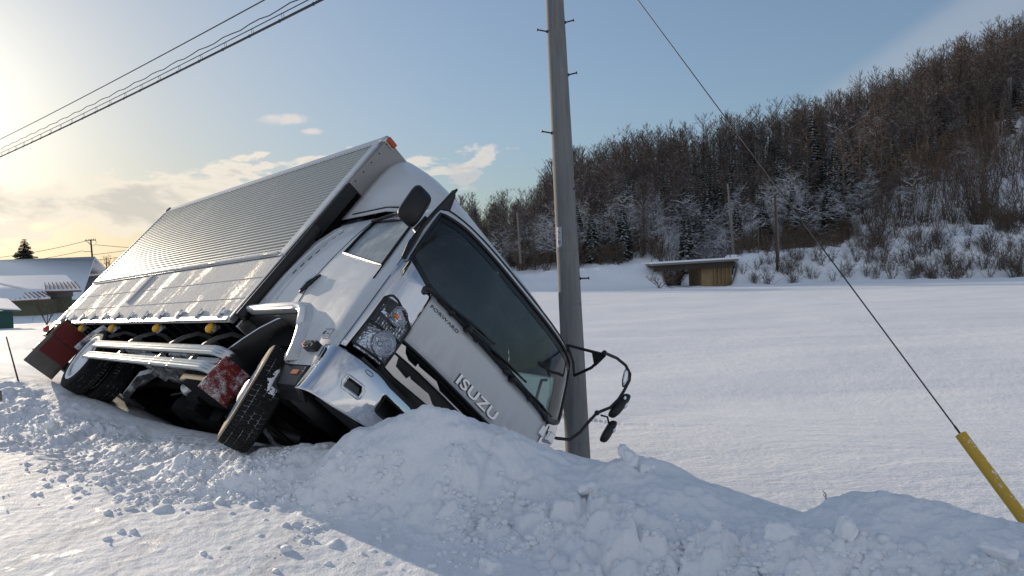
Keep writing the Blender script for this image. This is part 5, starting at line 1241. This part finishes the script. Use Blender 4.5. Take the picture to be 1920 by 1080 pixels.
# ---- cargo body
XF, XR, YB, ZB, ZTOP = -2.03, -8.23, 1.18, .86, 3.30
body = MB().box(XR+.02, XF-.03, -YB+.03, YB-.03, 1.035, ZTOP-.02).build('cargo_box', M['chassis'], truck)
for s_ in (-1, 1):
    zs_, rows = [], []
    n = 31; z0, z1 = 1.715, 3.205; pz = (z1-z0)/n
    prof = []
    for k in range(n): b_ = z0+k*pz; prof += [(b_, 0), (b_+pz*.22, 0), (b_+pz*.40, .010), (b_+pz*.80, .010)]
    prof.append((z1, 0))
    rows = [[(x, s_*(YB+o), z_) for z_, o in prof] for x in (XF-.14, -3.5, -5.1, -6.7, XR+.03)]
    mb = MB(); P = rows; mb.grid(P); w = mb.build('wing_panel', M['wing'], body, ang=20)
    MB().box(XR, XF-.12, s_*YB-.02 if s_ < 0 else s_*YB-.0, s_*YB+.0 if s_ < 0 else s_*YB+.02, 3.205, 3.30) if False else None
    tr_ = MB().box(XR, XF-.02, min(s_*(YB-.03), s_*(YB+.016)), max(s_*(YB-.03), s_*(YB+.016)), 3.207, 3.31)
    for k in range(96): tr_.box(XF-.2-.0627*k-.006, XF-.2-.0627*k+.006, s_*(YB+.017)-.004, s_*(YB+.017)+.004, 3.225, 3.237)
    tr_.build('top_rail', M['alu'], body)
    MB().box(XR+.02, XF-.14, min(s_*(YB-.03), s_*(YB+.016)), max(s_*(YB-.03), s_*(YB+.016)), 1.635, 1.713).build('middle_rail', M['alu'], body, .006)
    MB().tube([(XF-.14, s_*(YB+.022), 1.66), (XR+.03, s_*(YB+.022), 1.66)], .016, 8).build('rail_trim', M['wing_snow'], body)
    # fold-down side flap, its joints, hinges and catches
    fl_ = MB().box(XR+.03, XF-.03, min(s_*(YB-.03), s_*(YB+.008)), max(s_*(YB-.03), s_*(YB+.008)), ZB+.0, 1.625).build('side_flap', M['wing_snow'], body, .004)
    for z_ in (1.11, 1.36): MB().box(XR+.05, XF-.06, min(s_*(YB+.006), s_*(YB+.013)), max(s_*(YB+.006), s_*(YB+.013)), z_, z_+.012).build('board_joint', M['wing_snow'], fl_)
    MB().box(XR+.03, XF-.03, min(s_*(YB+.004), s_*(YB+.02)), max(s_*(YB+.004), s_*(YB+.02)), ZB-.012, ZB+.035).build('flap_edge', M['alu'], fl_, .004)
    MB().box(-5.50, -5.42, min(s_*(YB+.008), s_*(YB+.035)), max(s_*(YB+.008), s_*(YB+.035)), 1.16, 1.62).build('centre_latch', M['wing_snow'], fl_, .01)
    for k in range(12):
        x = -2.25-.505*k; h = MB().tube([(x-.02, s_*(YB+.02), ZB+.02), (x-.05, s_*(YB+.025), ZB+.13)], [.014, .010], 6).box(x-.035, x+.035, min(s_*(YB+.008), s_*(YB+.03)), max(s_*(YB+.008), s_*(YB+.03)), ZB+.06, ZB+.10); h.build('flap_hinge', M['snowy_metal'], fl_)
    # end posts
    for nm_, x0, x1 in (('corner_post', XF-.14, XF+.0), ('corner_post', XR-.01, XR+.03)):
        MB().box(x0, x1, min(s_*(YB-.06), s_*(YB+.018)), max(s_*(YB-.06), s_*(YB+.018)), 1.63, 3.205).build(nm_, M['alu'], body, .01)
    MB().box(XF-.03, XF+.0, min(s_*(YB-.05), s_*(YB+.014)), max(s_*(YB-.05), s_*(YB+.014)), ZB, 1.63).build('lower_post', M['alu'], body, .008)
# roof sheet and front wall dressings
MB().box(XR+.02, XF-.02, -YB+.03, YB-.03, ZTOP-.02, ZTOP+.0).build('roof_sheet', M['alu'], body)
MB().box(XF-.02, XF+.035, -YB+.0, -.86, 2.62, 3.30).build('front_face_plate', M['dull_metal'], body, .01)
MB().box(XF-.02, XF+.02, -.86, YB, 1.0, 3.30).build('front_wall', M['chassis'], body)
MB().box(XF-.03, XF+.045, -YB+.0, -1.05, 1.95, 2.615).build('gutter_channel', M['dark'], body, .008)
MB().tube([(XF+.055, -YB+.045, .93), (XF+.06, -YB+.045, 1.5), (XF+.055, -YB+.045, 2.02)], .055, 14).build('air_duct', M['dark'], body)
MB().box(XF-.025, XF+.01, -1.10, -.95, .86, 1.95).build('inner_channel', M['alu'], body, .006)
for k in range(5): MB().ball((XF+.037, -YB+.04, 2.68+.14*k), .008, 6, 4).build('rivet', M['steel_dark'], body)
lp = MB().box(XF-.07, XF+.045, -YB-.02, -YB+.13, 3.24, 3.325).build('corner_cap', M['alu'], body, .022, 3)
MB().box(XF+.04, XF+.075, -YB+.0, -YB+.12, 3.255, 3.312).build('clearance_lamp', M['amber_dark'], body, .012, 3)
MB().box(XF+.04, XF+.075, YB-.12, YB-.0, 3.255, 3.312).build('clearance_lamp', M['amber'], body, .012, 3)
MB().box(XR-.03, XR+.06, -YB-.03, -YB+.06, 3.24, 3.33).build('corner_cap', M['steel_dark'], body, .015)
# rear doors
MB().box(XR-.02, XR+.02, -YB+.0, YB-.0, .97, ZTOP-.02).build('rear_door', M['alu'], body)
# underside: floor, cross members, chassis rails
MB().box(XR+.04, XF-.04, -YB+.06, YB-.06, 1.005, 1.03).build('floor_pan', M['chassis'], truck)
for k in range(19):
    x = XF-.15-.335*k; MB().box(x-.03, x+.03, -YB+.06, YB-.06, .945, 1.003).build('cross_member', M['chassis'], truck)
for s_ in (-1, 1): MB().box(XR+.3, -.4, min(s_*.36, s_*.43), max(s_*.36, s_*.43), .56, .94).build('chassis_rail', M['chassis'], truck)
MB().box(-1.6, -.3, -.95, .95, .78, .98).build('cab_underside', M['chassis'], truck)
# side marker lamps hanging under the flap
for x in (-2.46, -3.86, -5.41, -6.75, -8.05):
    b_ = MB().tube([(x, -1.07, .88), (x-.02, -1.09, .83)], .02, 6).build('marker_bracket', M['snowy_metal'], truck)
    MB().ball((x, -1.13, .815), .050, 14, 9, (1, .75, 1)).build('marker_lamp', M['yellow'], b_)
    MB().lathe([(.001, -.03), (.046, -.03), (.050, 0), (.046, .01)], 14, Matrix.Translation((x-.0, -1.095, .825)) @ Matrix.Rotation(R(-90), 4, 'X')).build('lamp_socket', M['snowy_metal'], b_)
b_ = MB().tube([(-8.2, -1.05, .84), (-8.38, -1.12, .80)], .03, 6).box(-8.36, -8.16, -1.17, -1.0, .66, .84).build('marker_bracket', M['dark'], truck)
MB().ball((-8.44, -1.15, .77), .058, 14, 9).build('tail_marker', M['redlens'], b_)
MB().box(-8.42, -8.28, -1.12, 1.12, .42, .56).build('rear_bumper', M['dark'], truck, .02)
for s_ in (-1, 1): MB().box(-8.36, -8.30, min(s_*.72, s_*1.1), max(s_*.72, s_*1.1), .58, .70).build('tail_light', M['redlens'], truck, .01)
# side guard rails and brackets
for s_ in (-1, 1):
    for z_ in ((.585, .425) if s_ < 0 else ()):
        P = []
        xs_ = [-1.83, -1.87, -1.95, -2.05]+[-5.52, -5.62]; yo = [.10, .045, .012, 0, 0, .02]
        prof = [(-.0, -.038), (.014, -.038), (.020, -.028), (.014, -.012), (.020, .0), (.014, .012), (.020, .028), (.014, .038), (.0, .038)]
        for x, o in zip(xs_, yo): P.append([(x, s_*(1.105-o+a), z_+b_-(.0)) for a, b_ in prof])
        MB().grid(P).build('side_guard', M['alu'], truck, solid=.02, off=0)
    if s_ < 0:
        for x in (-2.72, -3.18): MB().box(x-.015, x+.015, -1.13, -1.08, .375, .475).build('guard_band', M['dark'], truck, .004)
    for x in ((-2.40, -3.2, -4.45, -5.5) if s_ < 0 else ()):
        MB().tube([(x, s_*.44, .80), (x, s_*.62, .90), (x, s_*.78, .925), (x, s_*.86, .928), (x, s_*.965, .885), (x, s_*1.045, .77), (x, s_*1.088, .66), (x, s_*1.09, .40)], .026, 4).build('guard_bracket', M['bracket_grey'], truck)
# wheels
def tyre_surface(R0=.40, w=.225, N=420, seed=0):
    prof = [(-.5, .62), (-.5, .70), (-.53, .80), (-.52, .90), (-.47, .965)]+[(-.44+.88*k/40, .985+.015*(1-abs(-1+2*k/40)**3)) for k in range(41)]+[(.47, .965), (.52, .90), (.53, .80), (.5, .70), (.5, .62)]
    V = []; m = len(prof)
    for k in range(N):
        a = 2*PI*k/N
        for j, (t, r) in enumerate(prof):
            rr_ = r*R0; tt = j-5
            if 0 <= tt <= 40:
                zig = int((k/3+ (tt % 5)*.0) % 2)
                rib = tt in (9, 20, 31) ; cross = (k+(3 if (tt//10) % 2 else 0)+tt//5) % 7 == 0 and tt not in (14, 15, 25, 26)
                if rib or cross: rr_ -= .009
            V.append((rr_*math.cos(a), rr_*math.sin(a), t*w))
    Fc = [(k*m+j, k*m+j+1, ((k+1) % N)*m+j+1, ((k+1) % N)*m+j) for k in range(N) for j in range(m-1)]
    return V, Fc
TY = tyre_surface(); RIM = [(.235, -.10), (.245, .085), (.252, .105), (.245, .118), (.228, .112), (.215, .085), (.205, .03), (.16, .0), (.11, .005), (.10, .03), (.07, .06), (.001, .065)]
RIMF = [(.235, -.10), (.245, .085), (.252, .112), (.240, .118), (.228, .10), (.215, .04), (.19, .03), (.15, .075), (.11, .085), (.09, .13), (.06, .14), (.001, .142)]
M['rim'] = mat('rim_steel', (.45, .46, .48), .4, .2, .5, frost((.40, .41, .43), .4, .8, 7, .45, .65))
def wheel(c, n, up, name, snowfill=0, front=False, spin=0.0, snow_tread=True, groove='groove'):
    n = Vector(n).normalized(); up = Vector(up); up = (up-n*up.dot(n)).normalized(); s = up.cross(n); Mx = Matrix.Translation(c) @ Matrix((s, up, n)).transposed().to_4x4() @ Matrix.Rotation(spin, 4, 'Z')
    w = bpy.data.objects.new(name, None); COL.objects.link(w); w.parent = truck; w.empty_display_size = .1
    me = bpy.data.meshes.new('tyre'); me.from_pydata([Mx @ Vector(v) for v in TY[0]], [], TY[1]); me.materials.append(M['rubber']); mob('tyre', me, w)
    MB().lathe(RIMF if front else RIM, 40, Mx).build('rim', M['rim'], w)
    MB().lathe([(.3885, -.096), (.3925, -.05), (.3925, .05), (.3885, .096)], 96, Mx).build('tread_snow', M[groove], w)
    if snowfill: MB().lathe([(.315, .113), (.27, .122), (.245, .108), (.20, .085), (.12, .075), (.001, .085)] if snowfill == 1 else [(.20, .05), (.15, .085), (.1, .10), (.001, .12)], 28, Mx).build('snow_crust', M['snow_lump'], w)
    else:
        mb = MB()
        for k in range(6): a = k*PI/3; mb.tube([Mx @ Vector((.135*math.cos(a), .135*math.sin(a), .07)), Mx @ Vector((.135*math.cos(a), .135*math.sin(a), .105))], .014, 6)
        mb.build('wheel_nut', M['steel_dark'], w)
    return w, Mx
CAMT = TMI @ Vector((0, 0, CAMZ))
TILT = R(8)
def axis_n(side, steer=0.0, tilt=TILT):
    v = Vector((0, side, 0)); v = Matrix.Rotation(tilt, 3, 'X') @ v; v = Matrix.Rotation(steer, 3, 'Z') @ v; return v
UPW = Matrix.Rotation(TILT, 3, 'X') @ Vector((0, 0, 1))
wf, Mf = wheel((-1.09, -.925, .31), axis_n(-1, R(-21)), UPW, 'front_wheel', 0, True, .3)
def tread_snow_patch(Mx, a0, aw, t0, tw, hgt, sd_, parent):
    rows = []
    for i in range(25):
        u_ = -1.25+2.5*i/24; row = []
        for j in range(19):
            w_ = -1.25+2.5*j/18; nz_ = float(vnoise(np.array([u_*2.3+sd_]), np.array([w_*2.3]), 5)[0])+.5*float(vnoise(np.array([u_*6+sd_]), np.array([w_*6.]), 6)[0])
            m_ = 1-(abs(u_)**2.4+abs(w_)**2.4)+nz_*.9; a = a0+u_*aw; r_ = .393+hgt*min(1, max(0, m_+.1))**.6 if m_ > -.1 else .386
            row.append(Mx @ Vector((r_*math.cos(a), r_*math.sin(a), max(-.108, min(.108, t0+w_*tw)))))
        rows.append(row)
    MB().grid(rows).build('snow_patch', M['snow_lump'], parent)
tread_snow_patch(Mf, R(60)-.3, .34, -.055, .075, .016, 1.3, wf); tread_snow_patch(Mf, R(14)-.3, .26, -.02, .055, .010, 7.7, wf)
wheel((-1.12, .97, .45), axis_n(1, R(-21)), UPW, 'front_wheel', 0, True)
wheel((-5.72, -.965, .42), axis_n(-1, 0, R(7)), UPW, 'rear_outer_wheel', 1, spin=.1)
wheel((-5.72, -.685, .42), axis_n(-1, 0, R(7)), UPW, 'rear_inner_wheel', 0, spin=.5)
wheel((-5.72, .965, .44), axis_n(1, 0, R(7)), UPW, 'rear_outer_wheel', 0); wheel((-5.72, .685, .44), axis_n(1, 0, R(7)), UPW, 'rear_inner_wheel', 0)
# axles, springs, shafts, tanks
MB().tube([(-5.72, -.9, .42), (-5.72, .9, .44)], .065, 12).ball((-5.72, .05, .42), .20, 14, 8, (1, .8, 1)).build('rear_axle', M['chassis'], truck)
MB().tube([(-1.12, -.85, .34), (-1.12, .85, .44)], .05, 10).build('front_axle', M['chassis'], truck)
MB().tube([(-5.4, .03, .45), (-3.9, .0, .60), (-2.3, -.02, .66)], .045, 10).build('drive_shaft', M['chassis'], truck)
for s_ in (-1, 1):
    for xc in (-5.6, -1.12):
        mb = MB()
        for k in range(4):
            L_ = .62-.12*k; mb.add([(xc+dx*L_, s_*(.40)+dy, .50+.012*k*0-.014*k+.07*(dx*dx)+dz_) for dx in (-1, -.5, 0, .5, 1) for dy in (-.035, .035) for dz_ in (0, .012)], [(i*4+a, i*4+b2, (i+1)*4+b2, (i+1)*4+a) for i in range(4) for a, b2 in ((0, 1), (1, 3), (3, 2), (2, 0))])
        mb.build('leaf_spring', M['chassis'], truck)
    MB().tube([(-5.0, s_*.48, .70), (-5.25, s_*.52, .38)], .04, 10).build('shock_absorber', M['snowy_metal'], truck)
MB().box(-5.02, -4.86, -.80, -.36, .66, .78).box(-4.80, -4.72, -1.0, -.36, .60, .70).build('rear_wing_stay', M['snowy_metal'], truck, .01)
MB().tube([(-4.7, -.60, .60), (-4.95, -.62, .52), (-5.25, -.52, .30)], .055, 4).build('suspension_arm', M['snowy_metal'], truck)
# engine, gearbox, exhaust, fuel and air tanks, battery tray
MB().box(-1.75, -.65, -.38, .38, .42, 1.0).build('engine', M['chassis'], truck, .06)
MB().tube([(-1.75, 0, .62), (-2.1, 0, .60), (-2.6, 0, .62)], [.24, .19, .13], 16).build('gearbox', M['chassis'], truck)
MB().tube([(-2.75, -.50, .50), (-3.50, -.50, .50)], .0, 4) if False else None
MB().tube([(-2.3, -.25, .52), (-2.9, -.58, .48), (-3.1, -.74, .52), (-3.45, -.76, .58), (-3.7, -.62, .58)], .062, 14).build('intake_hose', M['dark'], truck)
MB().lathe([(.001, 0), (.066, 0), (.07, .02), (.062, .03), (.07, .04), (.062, .05), (.07, .06), (.062, .07), (.07, .08), (.066, .14), (.05, .15), (.05, .24)], 18, Matrix.Translation((-3.16, -.70, .40)) @ Matrix.Rotation(R(60), 4, 'Y')).build('hose_coupling', M['alu'], truck)
MB().tube([(-3.9, .0, .46), (-3.2, -.05, .42), (-2.4, -.1, .42), (-1.7, -.1, .42)], .05, 10).build('exhaust_pipe', M['steel_dark'], truck)
MB().tube([(-3.1, .28, .40), (-4.2, .28, .40)], .13, 16).build('silencer', M['chassis'], truck)
MB().box(-4.25, -3.55, -.98, -.50, .56, .60).box(-3.45, -3.0, -.98, -.62, .60, .66).build('tool_tray', M['snowy_metal'], truck, .01)
fb = MB().box(-2.85, -2.1, -.93, -.50, .36, .62).build('battery_box', M['chassis'], truck, .03)
MB().box(-2.80, -2.3, -.945, -.84, .575, .635).build('snow_crust', M['snow_lump'], fb, .02)
MB().tube([(-3.15, -.62, .40), (-2.85, -.62, .40)], .075, 14).build('air_dryer', M['chassis'], truck)
for k, (x, y, z_) in enumerate([(-2.5, -.35, .36), (-2.9, -.3, .33), (-3.4, -.38, .36)]): MB().box(x-.12, x+.12, y-.10, y+.10, z_-.05, z_+.07).build('valve_block', M['chassis'], truck, .02)
mb = MB(); mb.tube([(-4.1, .30, .55), (-2.6, .30, .55)], .22, 18).build('fuel_tank', M['alu'], truck) if False else MB().box(-4.2, -2.8, .48, 1.0, .30, .80).build('fuel_tank', M['chassis'], truck, .08)
for k in range(5):
    a = Vector((-2.2-.5*k, -.30-.05*(k % 2), .66-.06*(k % 3))); MB().tube([a, a+Vector((-.25, -.06, -.12)), a+Vector((-.5, .05, -.02))], .014, 6).build('air_hose', M['dark'], truck)
MB().tube([(-1.4, -.86, .30), (-1.2, -.55, .14), (-.9, -.45, .12), (-.65, -.50, .22)], .02, 8).build('stabiliser_bar', M['snowy_metal'], truck)
MB().tube([(-1.15, -.80, .22), (-1.05, -.2, .18), (-1.0, .6, .22)], .022, 8).build('tie_rod', M['steel_dark'], truck)
sw_ = MB().lathe([(.16, -.09), (.30, -.10), (.385, -.085), (.40, 0), (.385, .085), (.30, .10), (.16, .09)], 36, Matrix.Translation((-4.35, .10, .46)), True).build('added_spare_wheel', M['rubber'], truck)  # wheel added under the frame to block the sunlit ground beyond
MB().lathe([(.001, .0), (.16, .0), (.17, .06)], 24, Matrix.Translation((-4.35, .10, .46))).build('rim', M['steel_dark'], sw_)
for xa_, ya_, za_ in ((-3.72, -.18, .42), (-3.72, .18, .40), (-2.7, .1, .36)): MB().tube([(xa_, ya_, za_), (xa_+.06, ya_, za_), (xa_+.74, ya_, za_), (xa_+.80, ya_, za_)], [.07, .14, .14, .07], 16).build('added_air_tank', M['chassis'], truck)  # tanks added to cover the bright gap below the chassis
MB().box(-6.75, -6.7, -.9, .9, .45, .95).build('added_splash_board', M['chassis'], truck)  # dark panel added to keep the rear underside dark
# mud flaps
def flap(x, y0, y1, z0, z1, name, m, sk=0.0):
    P = [[(x-.02*math.sin(PI*i/6)+sk*(i/6), lerpf(y0, y1, k/6), lerpf(z0, z1, i/6)) for k in range(7)] for i in range(7)]
    return MB().grid(P).build(name, M[m], truck, solid=.006)
f1 = flap(-1.80, -1.10, -.80, .24, .55, 'front_mudflap', 'red', .05); f1['label'] = 'snow flecked red mud flap'
flap(-1.80, .80, 1.10, .24, .55, 'front_mudflap', 'red', .05)
FX = -7.0
for s_ in (-1, 1):
    f2 = flap(FX, s_*1.32, s_*.90, .12, .80, 'rear_mudflap', 'flap_grey')
    if s_ < 0:
        MB().box(FX+.012, FX+.018, -1.28, -.91, .33, .56).build('red_patch', M['red_far'], f2); MB().box(FX+.012, FX+.018, -1.30, -.91, .575, .80).build('red_patch', M['red_far'], f2)
MB().tube([(-7.0, -1.30, .82), (-7.0, -.5, .84)], .02, 6).build('mudflap_stay', M['steel_dark'], truck)
for s_ in (-1, 1):
    gp = [(-6.30, .52), (-6.15, .76), (-5.95, .88), (-5.60, .93), (-5.25, .88), (-5.05, .76)]
    MB().grid([[(x, s_*y, z_) for y in (1.12, .95, .58)] for x, z_ in (gp[:3] if s_ < 0 else gp)]).build('rear_mudguard', M['snowy_metal'], truck, solid=.01)
def clump(c, sx, sy, sz, seed, parent=None, name='snow_clump'):
    me = lump_mesh(name, c[0], c[1], c[2], sx, sy, sz, seed, 18, 10); return mob(name, me, parent or truck)
for i_, (c, sx, sy, sz) in enumerate([((-3.9, -.74, .615), .30, .17, .025), ((-3.2, -.80, .675), .18, .12, .022), ((-2.5, -.75, .63), .3, .16, .03)]): clump(c, sx, sy, sz, i_*3+1)
print('truck done')
